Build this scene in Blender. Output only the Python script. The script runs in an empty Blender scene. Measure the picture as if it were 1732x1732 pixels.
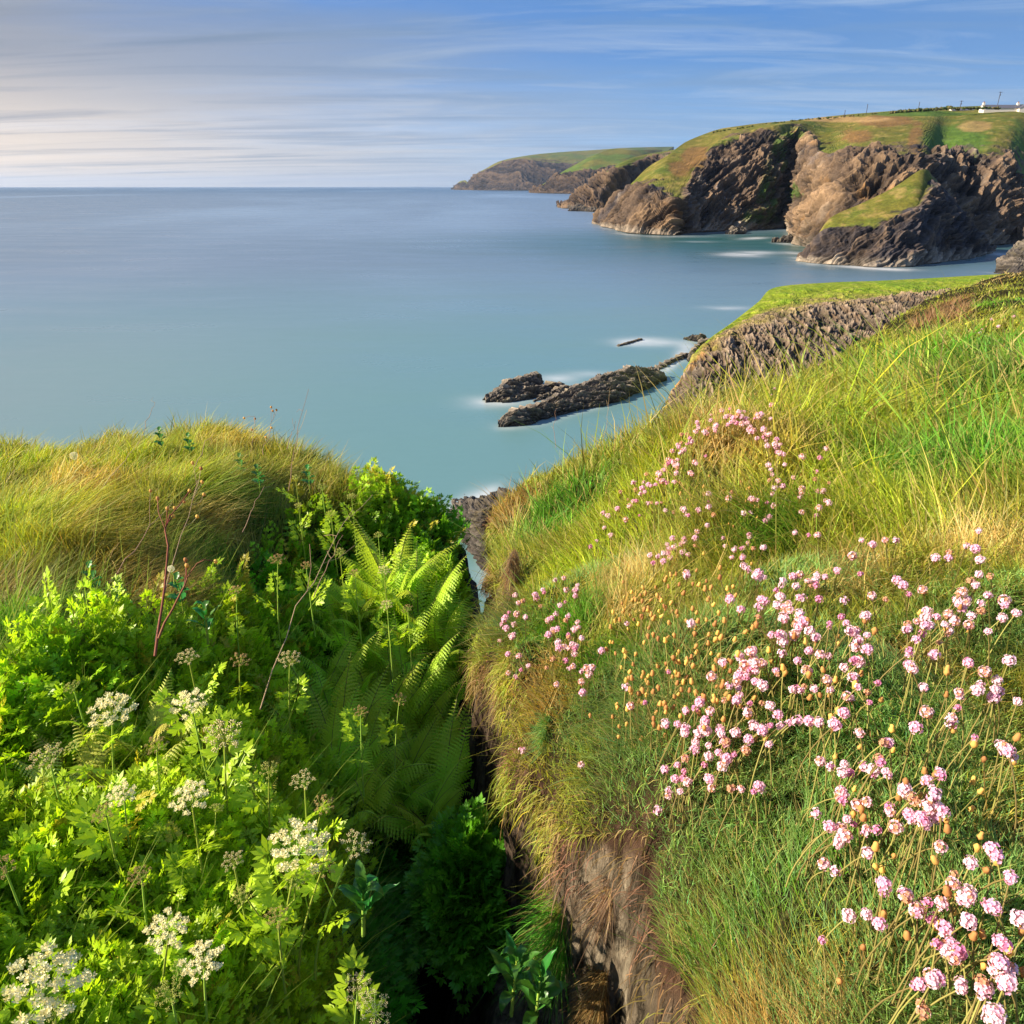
import bpy, math, random
import numpy as np
from mathutils import Vector, Matrix, Euler
R = math.radians
random.seed(7)
rng = np.random.default_rng(11)
scene = bpy.context.scene
COL = scene.collection
CAMZ = 25.0                      # eye height over the sea, metres
PITCH = R(24.0)
F = 1237.0                       # focal length in photo pixels (1732 wide)
CP, SP = math.cos(PITCH), math.sin(PITCH)

# ------------------------------------------------------------------ camera
cd = bpy.data.cameras.new('camera'); cam = bpy.data.objects.new('camera', cd); COL.objects.link(cam)
cd.sensor_width = 36; cd.sensor_fit = 'HORIZONTAL'; cd.lens = 36 * F / 1732
cd.clip_start = 0.02; cd.clip_end = 90000
cam.location = (0, 0, CAMZ); cam.rotation_euler = (R(90) - PITCH, 0, 0)
scene.camera = cam
# ------------------------------------------------------------------ exposure
scene.view_settings.view_transform = 'Standard'; scene.view_settings.look = 'None'
scene.view_settings.gamma = 1; scene.view_settings.use_curve_mapping = False
scene.view_settings.exposure = 1.15
# ------------------------------------------------------------------ sun
SUN_EL, SUN_AZ = R(28), R(-101)        # azimuth from +Y, clockwise seen from above
sdir = Vector((math.sin(SUN_AZ) * math.cos(SUN_EL), math.cos(SUN_AZ) * math.cos(SUN_EL), math.sin(SUN_EL)))
sl = bpy.data.lights.new('sun', 'SUN'); so = bpy.data.objects.new('sun', sl); COL.objects.link(so)
sl.energy = 5.0; sl.angle = R(0.5); sl.color = (1.0, 0.86, 0.66)
so.rotation_euler = sdir.to_track_quat('Z', 'Y').to_euler()
# ------------------------------------------------------------------ sky
def N(nt, t, **k):
    n = nt.nodes.new(t)
    for a, b in k.items():
        if a.startswith('i_'):
            key = a[2:]; key = int(key) if key.isdigit() else key.replace('_', ' ')
            n.inputs[key].default_value = b
        else: setattr(n, a, b)
    return n
def ramp(nt, pts, fac, interp='LINEAR'):
    n = nt.nodes.new('ShaderNodeValToRGB'); e = n.color_ramp.elements; n.color_ramp.interpolation = interp
    while len(e) < len(pts): e.new(0.5)
    for i, (p, c) in enumerate(pts):
        e[i].position = p; e[i].color = (c if len(c) == 4 else (*c, 1)) if not isinstance(c, (int, float)) else (c, c, c, 1)
    nt.links.new(fac, n.inputs[0]); return n.outputs[0]
def mth(nt, op, a, b=None, c=None, clamp=False):
    n = nt.nodes.new('ShaderNodeMath'); n.operation = op; n.use_clamp = clamp
    for i, v in enumerate((a, b, c)):
        if v is None: continue
        if isinstance(v, (int, float)): n.inputs[i].default_value = v
        else: nt.links.new(v, n.inputs[i])
    return n.outputs[0]
def mixc(nt, fac, a, b, mode='MIX'):
    n = nt.nodes.new('ShaderNodeMix'); n.data_type = 'RGBA'; n.blend_type = mode
    for s, v in ((n.inputs[0], fac), (n.inputs[6], a), (n.inputs[7], b)):
        if isinstance(v, (int, float)): s.default_value = v
        elif isinstance(v, tuple): s.default_value = v if len(v) == 4 else (*v, 1)
        else: nt.links.new(v, s)
    return n.outputs[2]
w = bpy.data.worlds.new('World'); scene.world = w; w.use_nodes = True
nt = w.node_tree; nt.nodes.clear()
out = N(nt, 'ShaderNodeOutputWorld'); bg = N(nt, 'ShaderNodeBackground'); bg.inputs[1].default_value = 0.067
nt.links.new(bg.outputs[0], out.inputs[0])
sky = N(nt, 'ShaderNodeTexSky', sky_type='NISHITA'); sky.sun_disc = False
sky.sun_elevation = SUN_EL; sky.sun_rotation = SUN_AZ % (2 * math.pi)
sky.air_density = 1.15; sky.dust_density = 0.35; sky.ozone_density = 3.0; sky.altitude = 30
tc = N(nt, 'ShaderNodeTexCoord'); sep = N(nt, 'ShaderNodeSeparateXYZ'); nt.links.new(tc.outputs['Generated'], sep.inputs[0])
zz = mth(nt, 'MAXIMUM', sep.outputs[2], 0.0)
den = mth(nt, 'ADD', zz, 0.055)
px_ = mth(nt, 'DIVIDE', sep.outputs[0], den); py_ = mth(nt, 'DIVIDE', sep.outputs[1], den)
def cloud(sx, sy, ox, detail, rough, dist):
    cb = N(nt, 'ShaderNodeCombineXYZ')
    nt.links.new(mth(nt, 'MULTIPLY_ADD', px_, sx, ox), cb.inputs[0]); nt.links.new(mth(nt, 'MULTIPLY_ADD', py_, sy, ox * 1.7), cb.inputs[1])
    n = N(nt, 'ShaderNodeTexNoise'); n.inputs['Scale'].default_value = 1; n.inputs['Detail'].default_value = detail
    n.inputs['Roughness'].default_value = rough; n.inputs['Distortion'].default_value = dist
    nt.links.new(cb.outputs[0], n.inputs['Vector']); return n.outputs[0]
c1 = cloud(0.55, 1.5, 3.1, 10, 0.64, 1.2)     # long thin streaks
c2 = cloud(0.22, 0.55, 8.4, 8, 0.58, 0.5)       # broad veils
left = ramp(nt, [(0.16, 1.0), (0.60, 0.0)], mth(nt, 'MULTIPLY_ADD', sep.outputs[0], 0.5, 0.5))   # 1 towards the sun side
low = ramp(nt, [(0.0, 1.0), (0.06, 0.72), (0.12, 0.26), (0.26, 0.0)], zz)
blue = ramp(nt, [(0.0, (2.5, 3.9, 5.4)), (0.05, (1.45, 3.1, 5.6)), (0.15, (0.60, 1.85, 4.5)), (0.6, (0.6, 1.7, 4.4))], zz)
skyc = mixc(nt, 0.97, sky.outputs[0], blue)
whitec = mixc(nt, left, (3.6, 4.4, 5.4), (9.2, 7.3, 5.4))
greyc = mixc(nt, left, (1.5, 2.5, 4.0), (1.30, 1.58, 2.05))
# veil
v = ramp(nt, [(0.42, 0.0), (0.62, 1.0)], mth(nt, 'ADD', c2, mth(nt, 'MULTIPLY', left, 0.16)))
s1 = mixc(nt, mth(nt, 'MULTIPLY', v, mth(nt, 'MULTIPLY_ADD', left, 0.50, 0.48, clamp=True)), skyc, greyc)
# pale glow of thin cloud low over the sea
s2 = mixc(nt, mth(nt, 'MULTIPLY', low, mth(nt, 'MULTIPLY_ADD', left, 0.68, 0.32)), s1, whitec)
st = ramp(nt, [(0.47, 0.0), (0.68, 1.0)], c1)
lowc = ramp(nt, [(0.03, 1.0), (0.12, 0.0)], zz)
s3 = mixc(nt, mth(nt, 'MULTIPLY', st, 0.46), s2, mixc(nt, lowc, mixc(nt, left, (3.4, 4.3, 5.5), (2.2, 2.4, 2.9)), whitec))
c3 = cloud(0.28, 1.5, 15.2, 8, 0.6, 0.6)
dk = mth(nt, 'MULTIPLY', ramp(nt, [(0.50, 0.0), (0.72, 1.0)], c3), 0.6)
s4 = mixc(nt, dk, s3, greyc)
nt.links.new(s4, bg.inputs[0])

# ------------------------------------------------------------------ projection helpers (photo pixel -> world)
def pdir(u, v):
    c = (866 - v) / F
    return ((u - 866) / F, CP + c * SP, -SP + c * CP)
def pd(u, v, d):                       # point at camera depth d
    a = pdir(u, v); return np.array((a[0] * d, a[1] * d, a[2] * d + CAMZ))
def pY(u, v, Y):                       # point at forward distance Y
    a = pdir(u, v); k = Y / a[1]; return np.array((a[0] * k, Y, a[2] * k + CAMZ))
def psea(u, v, z=0.0):
    a = pdir(u, v); k = (z - CAMZ) / a[2]; return np.array((a[0] * k, a[1] * k, z))
def toPix(P):
    P = np.asarray(P, float); x, y, z = P[..., 0], P[..., 1], P[..., 2] - CAMZ
    d = y * CP - z * SP; up = y * SP + z * CP
    return 866 + x / d * F, 866 - up / d * F, d

# ------------------------------------------------------------------ noise
def _h(ix, iy, iz, seed):
    h = (ix.astype(np.int64) * 374761393 + iy.astype(np.int64) * 668265263 + iz.astype(np.int64) * 2147483647 + seed * 974634777) & 0xffffffff
    h = ((h ^ (h >> 13)) * 1274126177) & 0xffffffff
    h = ((h ^ (h >> 15)) * 2246822519) & 0xffffffff
    return ((h ^ (h >> 16)) & 0xffffff) / float(0xffffff)
def vn(P, seed=0):
    P = np.asarray(P, float)
    if P.shape[-1] == 2: P = np.concatenate([P, np.zeros(P.shape[:-1] + (1,))], -1)
    i = np.floor(P).astype(np.int64); f = P - i; f = f * f * f * (f * (f * 6 - 15) + 10)
    x, y, z = i[..., 0], i[..., 1], i[..., 2]; fx, fy, fz = f[..., 0], f[..., 1], f[..., 2]
    r = 0
    for dx in (0, 1):
        for dy in (0, 1):
            for dz in (0, 1):
                r = r + _h(x + dx, y + dy, z + dz, seed) * (fx if dx else 1 - fx) * (fy if dy else 1 - fy) * (fz if dz else 1 - fz)
    return r * 2 - 1
def fbm(P, o=4, seed=0, g=0.5):
    P = np.asarray(P, float); r = 0; a = 1.0; t = 0
    for k in range(o): r = r + a * vn(P * 2 ** k + 17.3 * k, seed + k); t += a; a *= g
    return r / t
def ridged(P, o=4, seed=0):
    P = np.asarray(P, float); r = 0; a = 1.0; t = 0
    for k in range(o): r = r + a * (1 - 2 * np.abs(vn(P * 2 ** k + 9.1 * k, seed + k))); t += a; a *= 0.5
    return r / t
def sstep(a, b, x):
    t = np.clip((x - a) / (b - a), 0, 1); return t * t * (3 - 2 * t)
def lerp(a, b, t): return a + (b - a) * t

# ------------------------------------------------------------------ mesh helpers
def mesh_np(name, V, F4=None, F3=None, mat=None, col=None, smooth=True, mi=None, link=True, mats=None):
    me = bpy.data.meshes.new(name); V = np.asarray(V, np.float32)
    n4 = 0 if F4 is None else len(F4); n3 = 0 if F3 is None else len(F3)
    loops = np.concatenate([np.asarray(F4, np.int32).ravel() if n4 else np.zeros(0, np.int32), np.asarray(F3, np.int32).ravel() if n3 else np.zeros(0, np.int32)])
    me.vertices.add(len(V)); me.vertices.foreach_set('co', V.ravel())
    me.loops.add(len(loops)); me.loops.foreach_set('vertex_index', loops)
    me.polygons.add(n4 + n3)
    st = np.concatenate([np.arange(n4) * 4, n4 * 4 + np.arange(n3) * 3]).astype(np.int32)
    me.polygons.foreach_set('loop_start', st)
    me.polygons.foreach_set('use_smooth', np.full(n4 + n3, smooth))
    if mi is not None: me.polygons.foreach_set('material_index', np.asarray(mi, np.int32))
    if col is not None:
        a = me.color_attributes.new('Col', 'FLOAT_COLOR', 'POINT'); c = np.ones((len(V), 4), np.float32); c[:, :3] = col
        a.data.foreach_set('color', c.ravel())
    me.update(calc_edges=True)
    for m in (mats or ([mat] if mat else [])): me.materials.append(m)
    if not link: return me
    o = bpy.data.objects.new(name, me); COL.objects.link(o); return o
def tag(o, label=None, cat=None, group=None, kind=None):
    if label: o['label'] = label
    if cat: o['category'] = cat
    if group: o['group'] = group
    if kind: o['kind'] = kind
    return o
def empty(name, loc=(0, 0, 0), rot=(0, 0, 0)):
    o = bpy.data.objects.new(name, None); COL.objects.link(o); o.location = loc; o.rotation_euler = rot; o.empty_display_size = .05; return o
def inst(name, me, parent, mat=None):
    o = bpy.data.objects.new(name, me); COL.objects.link(o); o.parent = parent
    if mat is not None: o.matrix_local = mat
    return o
def gridfaces(nr, nc):
    i = np.arange(nr - 1)[:, None] * nc + np.arange(nc - 1)[None, :]
    return np.stack([i, i + 1, i + nc + 1, i + nc], -1).reshape(-1, 4)
def gnormals(G):
    a = np.gradient(G, axis=0); b = np.gradient(G, axis=1); n = np.cross(b, a); return n / (np.linalg.norm(n, axis=-1, keepdims=True) + 1e-9)

# ------------------------------------------------------------------ materials
def mat_new(name):
    m = bpy.data.materials.new(name); m.use_nodes = True; nt = m.node_tree; nt.nodes.clear()
    o = nt.nodes.new('ShaderNodeOutputMaterial'); return m, nt, o
def mat_leaf(name, trans=0.4, rough=0.5, tint=(1, 1, 1), spec=0.25, var=0.25, attr=True, base=(.1, .2, .03)):
    m, nt, o = mat_new(name)
    if attr: c = N(nt, 'ShaderNodeAttribute', attribute_name='Col').outputs[0]
    else:
        oi = N(nt, 'ShaderNodeObjectInfo')
        hv = N(nt, 'ShaderNodeHueSaturation'); hv.inputs['Color'].default_value = (*base, 1)
        nt.links.new(mth(nt, 'MULTIPLY_ADD', oi.outputs['Random'], 0.05, 0.475), hv.inputs['Hue'])
        nt.links.new(mth(nt, 'MULTIPLY_ADD', oi.outputs['Random'], var * 2, 1 - var), hv.inputs['Value']); c = hv.outputs[0]
    c = mixc(nt, 1.0, c, tint, 'MULTIPLY')
    p = N(nt, 'ShaderNodeBsdfPrincipled'); p.inputs['Roughness'].default_value = rough; p.inputs['Specular IOR Level'].default_value = spec
    nt.links.new(c, p.inputs['Base Color'])
    t = N(nt, 'ShaderNodeBsdfTranslucent'); nt.links.new(mixc(nt, 1.0, c, (1.25, 1.2, 0.6), 'MULTIPLY'), t.inputs[0])
    mx = N(nt, 'ShaderNodeMixShader'); mx.inputs[0].default_value = trans
    nt.links.new(p.outputs[0], mx.inputs[1]); nt.links.new(t.outputs[0], mx.inputs[2]); nt.links.new(mx.outputs[0], o.inputs[0]); return m
def mat_vcol(name, rough=0.9, bump=0.0, bscale=1.0, spec=0.2, nscale=None, namp=0.3):
    m, nt, o = mat_new(name); c = N(nt, 'ShaderNodeAttribute', attribute_name='Col').outputs[0]
    tcn = N(nt, 'ShaderNodeTexCoord')
    p = N(nt, 'ShaderNodeBsdfPrincipled'); p.inputs['Roughness'].default_value = rough; p.inputs['Specular IOR Level'].default_value = spec
    if nscale:
        n = N(nt, 'ShaderNodeTexNoise'); n.inputs['Scale'].default_value = nscale; n.inputs['Detail'].default_value = 6; n.inputs['Roughness'].default_value = .65
        nt.links.new(tcn.outputs['Object'], n.inputs['Vector'])
        c = mixc(nt, 1.0, c, ramp(nt, [(0.3, 1 - namp), (0.7, 1 + namp)], n.outputs[0]), 'MULTIPLY')
    nt.links.new(c, p.inputs['Base Color'])
    if bump:
        n = N(nt, 'ShaderNodeTexNoise'); n.inputs['Scale'].default_value = bscale; n.inputs['Detail'].default_value = 8; n.inputs['Roughness'].default_value = .7
        nt.links.new(tcn.outputs['Object'], n.inputs['Vector'])
        b = N(nt, 'ShaderNodeBump'); b.inputs['Strength'].default_value = 1; b.inputs['Distance'].default_value = bump
        nt.links.new(n.outputs[0], b.inputs['Height']); nt.links.new(b.outputs[0], p.inputs['Normal'])
    nt.links.new(p.outputs[0], o.inputs[0]); return m
def mat_plain(name, c, rough=0.7, spec=0.3, bump=0, bscale=30):
    m, nt, o = mat_new(name); p = N(nt, 'ShaderNodeBsdfPrincipled'); p.inputs['Roughness'].default_value = rough; p.inputs['Specular IOR Level'].default_value = spec
    tcn = N(nt, 'ShaderNodeTexCoord'); n = N(nt, 'ShaderNodeTexNoise'); n.inputs['Scale'].default_value = bscale; n.inputs['Detail'].default_value = 5
    nt.links.new(tcn.outputs['Object'], n.inputs['Vector'])
    nt.links.new(mixc(nt, 1.0, (*c, 1), ramp(nt, [(0.3, .75), (0.7, 1.2)], n.outputs[0]), 'MULTIPLY'), p.inputs['Base Color'])
    nt.links.new(p.outputs[0], o.inputs[0]); return m
# ================================================================== CLIFFS
def spline_stations(S, n):
    S = np.asarray(S, float); K = len(S)
    # chord parameter on base + edge
    d = np.linalg.norm(np.diff(S[:, 1:3], axis=0), axis=-1).mean(-1) ** .8; t = np.concatenate([[0], np.cumsum(d)]); t /= t[-1]
    q = np.linspace(0, 1, n); i = np.clip(np.searchsorted(t, q, side='right') - 1, 0, K - 2); f = ((q - t[i]) / (t[i + 1] - t[i]))[:, None, None]
    tt = t[:, None, None]
    m = np.zeros_like(S); m[1:-1] = (S[2:] - S[:-2]) / (t[2:] - t[:-2])[:, None, None]; m[0] = (S[1] - S[0]) / (t[1] - t[0]); m[-1] = (S[-1] - S[-2]) / (t[-1] - t[-2])
    h = (t[i + 1] - t[i])[:, None, None]
    a = 2 * f ** 3 - 3 * f ** 2 + 1; b = f ** 3 - 2 * f ** 2 + f; c = -2 * f ** 3 + 3 * f ** 2; e = f ** 3 - f ** 2
    return a * S[i] + b * h * m[i] + c * S[i + 1] + e * h * m[i + 1]
BEDK = .62
ROCK_D = np.array((.042, .036, .038)); ROCK_T = np.array((.22, .145, .085)); OCH = np.array((.40, .21, .07)); ROCK_B = np.array((.060, .064, .085)); PALE = np.array((.30, .25, .20))
G_OL = np.array((.125, .118, .020)); G_GR = np.array((.048, .105, .013)); G_BR = np.array((.17, .085, .035)); G_TAN = np.array((.30, .19, .08)); G_DK = np.array((.022, .05, .012))
WATER = []
def headland(name, label, stations, n, nt_, scale, colf, seed, amp=1.0, strata=(0.35, 0.1, 0.93), sw=7.0, bulge=.0, tufty=1.0, bare=False, aniso=.16, fold=.6):
    """stations: list of (base, edge, sky, back) world points. Lofted sheet with fractured, bedded rock relief."""
    S = []
    for (b_, e, s, k) in stations:
        under = b_ - np.array((0, 0, .12 * scale * 8)); S.append([under, b_, e, s, k])
    G5 = spline_stations(S, n)                       # n,5,3
    seg = [4, int(nt_ * .62), int(nt_ * .26), max(4, int(nt_ * .10))] if not bare else [4, int(nt_ * .5), int(nt_ * .3), int(nt_ * .4)]
    cols = []; tv = []
    for j in range(4):
        f = np.linspace(0, 1, seg[j], endpoint=(j == 3))[None, :, None]
        A, B = G5[:, j:j + 1], G5[:, j + 1:j + 2]; P = A + (B - A) * f
        if j == 1: P = P + (0 * P); P[..., 2] += 0.10 * np.sin(f[..., 0] * math.pi) * np.linalg.norm((B - A), axis=-1)   # slightly convex
        if j == 2: P[..., 2] += bulge * np.sin(f[..., 0] * math.pi) * np.linalg.norm((B - A), axis=-1)
        cols.append(P); tv.append(np.broadcast_to(j + f[..., 0], P.shape[:2]))
    G = np.concatenate(cols, 1); T = np.concatenate(tv, 1)
    nr = gnormals(G); 
    flip = np.sign((nr * (np.array((0, 0, CAMZ)) - G)).sum(-1, keepdims=True).mean()); nr = nr * flip
    # veg mask: noisy boundary round t=2 (grass edge)
    nz = fbm(G / (scale * 9), 5, seed) ; nz2 = fbm(G / (scale * 2.2), 4, seed + 40)
    veg = sstep(-.10, .10, (T - 2) + nz * .45 + nz2 * .22)
    if bare: veg = veg * 0
    rock = (1 - veg) * sstep(0.9, 1.05, T)
    st = np.array(strata); st = st / np.linalg.norm(st)
    wv = fbm(G / (scale * 11), 3, seed + 3); sc = (G @ st) / scale + fold * 3.5 * wv
    saw = lambda x, k: np.where((x % 1) < k, (x % 1) / k, (1 - x % 1) / (1 - k)) * 2 - 1
    jit = fbm(G / (scale * 3.5), 3, seed + 30) * .5
    band = saw((sc + jit * 3) / sw, .8) * .55 + saw((sc + jit) / (sw * .31) + 2 * wv, .75) * .4 + saw((sc + jit) / (sw * .13), .7) * .2
    Q = G.copy(); Q[..., 2] *= .45
    e1 = np.cross(st, (0.3, 1, 0.1)); e1 /= np.linalg.norm(e1); e2 = np.cross(st, e1)
    B3 = np.stack([sc * 1.0, (G @ e1) / scale * aniso, (G @ e2) / scale * aniso], -1)
    Q[..., 2] *= .5; rib = fbm(Q / (scale * 14), 3, seed + 7) * .9 + ridged(Q / (scale * 6), 4, seed + 8) * .8; crk = ridged(B3 / 2.0, 4, seed + 9); crk = np.sign(crk) * np.abs(crk) ** .7; fine = ridged(B3 / .9, 3, seed + 12) * .6 + fbm(G / (scale * 1.2), 3, seed + 13) * .6
    fade = np.clip(T, 0, 1) * np.clip((3.2 - T), 0, 1)
    lip = sstep(2.0, 1.75, T) * .75 + .25
    if bare: lip = 1.0; fade = np.clip(T, 0, 1) * np.clip((3.98 - T) * 4, 0, 1)
    D = (rib * 1.15 * lip + crk * 1.25 + band * .95 + fine * 1.15) * scale * amp * rock * lip + (nz * .5 + nz2 * .3) * scale * tufty * veg * sstep(3.0, 2.7, T)
    # rounding of the grass lip
    G = G + nr * (D * fade)[..., None]
    col = colf(G, T, veg, nz, nz2, band, rib, crk, fine)
    jw = np.argmin(np.abs(G[..., 2] - 0) + 50 * (T > 2), axis=1); wp = G[np.arange(len(G)), jw]; wp = wp[np.abs(wp[:, 2]) < .6 * scale + .3][::max(1, n // 110)]
    if scale < 3: WATER.append((wp[:, :2], scale * 3.2 if scale < 1 else scale * 1.6))
    o = mesh_np(name, G.reshape(-1, 3), gridfaces(*T.shape), mat=M_cliff, col=np.clip(col, .004, .9).reshape(-1, 3), smooth=False)
    return o
def colmix(base, items):
    c = np.broadcast_to(base, items[0][0].shape + (3,)).copy()
    for (w_, k) in items: c = lerp(c, np.asarray(k), np.clip(w_, 0, 1)[..., None])
    return c
def pixw(G, L, wob=0.0, seed=0):
    """soft patches of real ground cover placed by where they are on the hillside"""
    u, v, d = toPix(G); nzz = fbm(G / 30., 4, 77 + seed) * wob
    r = np.zeros(u.shape)
    for (pu, pv, a, b) in L: r = np.maximum(r, sstep(1.25, .75, np.sqrt(((u - pu) / a) ** 2 + ((v - pv) / b) ** 2) + nzz))
    return r
M_cliff = mat_vcol('cliff_rock_and_turf', rough=.95, bump=.25, bscale=.8, spec=.12, nscale=.9, namp=.35)

def st_list(rows, skyY=None, back=(0, 25, 300)):
    out_ = []
    for r in rows:
        b_ = psea(r[0], r[1]); Yb = b_[1]
        e = pY(r[2], r[3], Yb + r[4]); s = pY(r[5], r[6], Yb + r[7])
        k = np.array((s[0] * (1 + back[2] / s[1]) + back[0], s[1] + back[2], s[2] - back[1])); out_.append((b_, e, s, k))
    return out_
# --- main cliffs: nose, cove, folded buttress, cave wall
rowsD = [(1006,377, 1010,374,5, 1013,373,15), (1022,383, 1035,350,20, 1045,337,60), (1040,387, 1062,322,40, 1090,288,115), (1068,395, 1100,312,50, 1130,262,170), (1100,397, 1125,325,25, 1160,240,250),
 (1138,398, 1143,335,15, 1188,228,290), (1165,394, 1172,290,55, 1218,218,280), (1200,392, 1205,248,85, 1250,213,260), (1240,391, 1240,228,100, 1290,208,250),
 (1290,388, 1300,216,60, 1340,204,200), (1330,385, 1345,211,60, 1390,198,190), (1343,398, 1376,236,120, 1420,195,260), (1350,413, 1400,268,70, 1450,192,330),
 (1380,424, 1440,257,70, 1490,189,360), (1430,429, 1500,260,70, 1530,186,360), (1490,428, 1556,262,55, 1570,183,370), (1560,424, 1590,262,120, 1610,181,370),
 (1640,417, 1640,258,80, 1660,179,350), (1690,414, 1700,268,50, 1720,177,330), (1722,412, 1735,335,30, 1765,175,320), (1790,420, 1800,395,20, 1850,172,340), (1900,430, 1900,380,20, 1950,168,340)]
def colD(G, T, veg, nz, nz2, band, rib, crk, fine):
    u, v, d = toPix(G); bp = np.clip(band * .5 + .5, 0, 1); up = T
    c = colmix(ROCK_D, [(sstep(.3, .9, bp) * .5, ROCK_T * .6), (sstep(0, .6, crk) * .4, ROCK_T * .7), (sstep(-.1, -.5, crk) * .8, ROCK_D * .4), (sstep(.2, .8, fbm(G / 22., 4, 91)) * .7, ROCK_B), (sstep(.25, .7, fbm(G / 9., 4, 92)) * .5, PALE * .8)])  # deep cracks get a darker rock colour in place of their shade
    warm = pixw(G, [(1385, 350, 45, 75), (1350, 400, 25, 20), (1120, 365, 50, 30), (1400, 225, 60, 22), (1480, 300, 70, 40)], .5)
    c = colmix_on(c, [(warm * (.2 + .5 * bp), ROCK_T * .8), (warm * sstep(.25, .8, fbm(G / 12., 4, 93)) * .6, OCH)])
    white = pixw(G, [(1200, 350, 45, 45), (1670, 370, 25, 50)], .5) * sstep(.25, .75, fbm(G * np.array((.5, .5, .07)), 4, 95)); c = colmix_on(c, [(white * .6, np.array((.30, .30, .34)))])
    moss = pixw(G, [(1300, 330, 20, 55), (1320, 260, 14, 30), (1345, 325, 14, 16), (1290, 370, 30, 22), (1340, 225, 22, 10)], .6) * sstep(-.2, .4, nz2 + .2); c = colmix_on(c, [(moss * .85, G_GR * .8)])
    base = sstep(1.07, 1.01, T + nz2 * .03); c = colmix_on(c, [(base * .7, PALE * .8)])
    g = colmix(G_OL, [(sstep(-.1, .5, nz) * .55, G_GR), (sstep(.1, .6, nz2) * .4, G_TAN)])
    g = colmix_on(g, [(pixw(G, [(1175, 265, 26, 16), (1150, 285, 18, 12), (1500, 205, 40, 14), (1550, 235, 14, 26), (1450, 230, 25, 12)], .6) * .75, G_BR), (pixw(G, [(1430, 202, 70, 5)], .3) * .8, G_TAN * 1.1),
        (pixw(G, [(1620, 235, 60, 22), (1590, 250, 25, 12), (1722, 280, 14, 60), (1560, 192, 90, 5)], .5) * .8, G_GR * 1.2), (pixw(G, [(1650, 215, 25, 10)], .5) * .7, G_TAN), (pixw(G, [(1715, 300, 4, 40), (1590, 258, 18, 8)], .5) * .6, G_DK)])
    return lerp(beds_and_crack_shade(c, band, crk, fine), g * (1 + .45 * nz2[..., None]), veg[..., None])
def beds_and_crack_shade(c, band, crk, fine): return c * (BEDK * np.exp(.40 * band + .60 * crk + .60 * fine))[..., None]  # bedding colour bands, plus the shade of cracks put into the colour
def colmix_on(c, items):
    for (w_, k) in items: c = lerp(c, np.asarray(k), np.clip(w_, 0, 1)[..., None])
    return c
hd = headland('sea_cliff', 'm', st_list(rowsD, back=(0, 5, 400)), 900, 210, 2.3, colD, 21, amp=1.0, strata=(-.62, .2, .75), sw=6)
hd.name = 'main_cliffs'; tag(hd, 'tall dark sea cliffs with folded rock and green tops across the cove', 'cliff', kind='structure')
# --- pyramid in front
rowsF = [(1350,441, 1353,439,1, 1354,438,3), (1362,443, 1372,418,6, 1378,405,12), (1385,446, 1394,390,10, 1404,369,18), (1430,449, 1440,378,14, 1455,345,30), (1480,452, 1497,370,16, 1510,318,42), (1530,451, 1545,352,18, 1558,287,50),
 (1572,446, 1576,305,40, 1580,300,46), (1610,441, 1608,340,26, 1611,335,34), (1645,436, 1645,386,14, 1647,381,20), (1670,428, 1672,424,4, 1673,421,6)]
def colF(G, T, veg, nz, nz2, band, rib, crk, fine):
    bp = np.clip(band * .5 + .5, 0, 1)
    c = colmix(ROCK_D * 1.1, [(sstep(.3, .95, bp) * .55, ROCK_T * .6), (sstep(0, .6, fbm(G / 14., 4, 88)) * .5, ROCK_B * .8)])
    c = colmix_on(c, [(sstep(1.14, 1.04, T + nz2 * .05) * .8, PALE * .85)])
    g = colmix(G_OL * 1.05, [(sstep(-.1, .5, nz) * .4, G_GR), (sstep(0, .5, nz2) * .5, G_TAN * .8)])
    return lerp(beds_and_crack_shade(c, band, crk, fine), g * (1 + .45 * nz2[..., None]), (veg * sstep(1600, 1575, toPix(G)[0] + nz2 * 20))[..., None])
o = headland('rock_promontory', '', st_list(rowsF, back=(10, 34, 45)), 420, 170, 1.5, colF, 33, amp=.75, strata=(-.5, .1, .85), sw=6)
tag(o, 'pyramid shaped rock promontory with a grass cap', 'cliff', kind='structure')
# --- headland C, B, A
def colFar(seed, k=1.0, warm=.5):
    def f(G, T, veg, nz, nz2, band, rib, crk, fine):
        bp = np.clip(band * .5 + .5, 0, 1)
        c = colmix(ROCK_D * 1.3, [(sstep(.0, .9, bp) * .6, ROCK_T * .9), (sstep(0, .6, fbm(G / (60. * k), 4, seed)) * .5, ROCK_B), (sstep(0.1, .7, fbm(G / (35. * k), 4, seed + 1)) * warm, ROCK_T)])
        g = colmix(G_OL, [(sstep(-.2, .4, nz) * .7, G_GR * 1.1), (sstep(.1, .6, fbm(G / (80. * k), 3, seed + 5)) * .6, G_TAN * .7)])
        return lerp(beds_and_crack_shade(c, band, crk, fine) * (.5 if k > 1 else .8), g * (1 + .4 * nz2[..., None]), veg[..., None])
    return f
rowsC = [(944,349, 946,348,2, 947,347,5), (958,352, 962,344,10, 964,342,20), (972,353, 980,332,30, 985,326,70), (992,354, 1012,306,70, 1022,293,180), (1015,355, 1040,287,90, 1055,273,270), (1040,352, 1080,273,110, 1088,262,350), (1080,350, 1120,262,140, 1128,255,400), (1120,350, 1150,256,150, 1165,249,420), (1180,348, 1190,250,160, 1230,244,420)]
o = headland('headland', '', st_list(rowsC, back=(0, 30, 500)), 420, 130, 4.0, colFar(60, 1.0), 44, strata=(.8, .1, .5)); tag(o, 'brown headland with green ridge just behind the main cliffs', 'headland', kind='structure')
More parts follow.
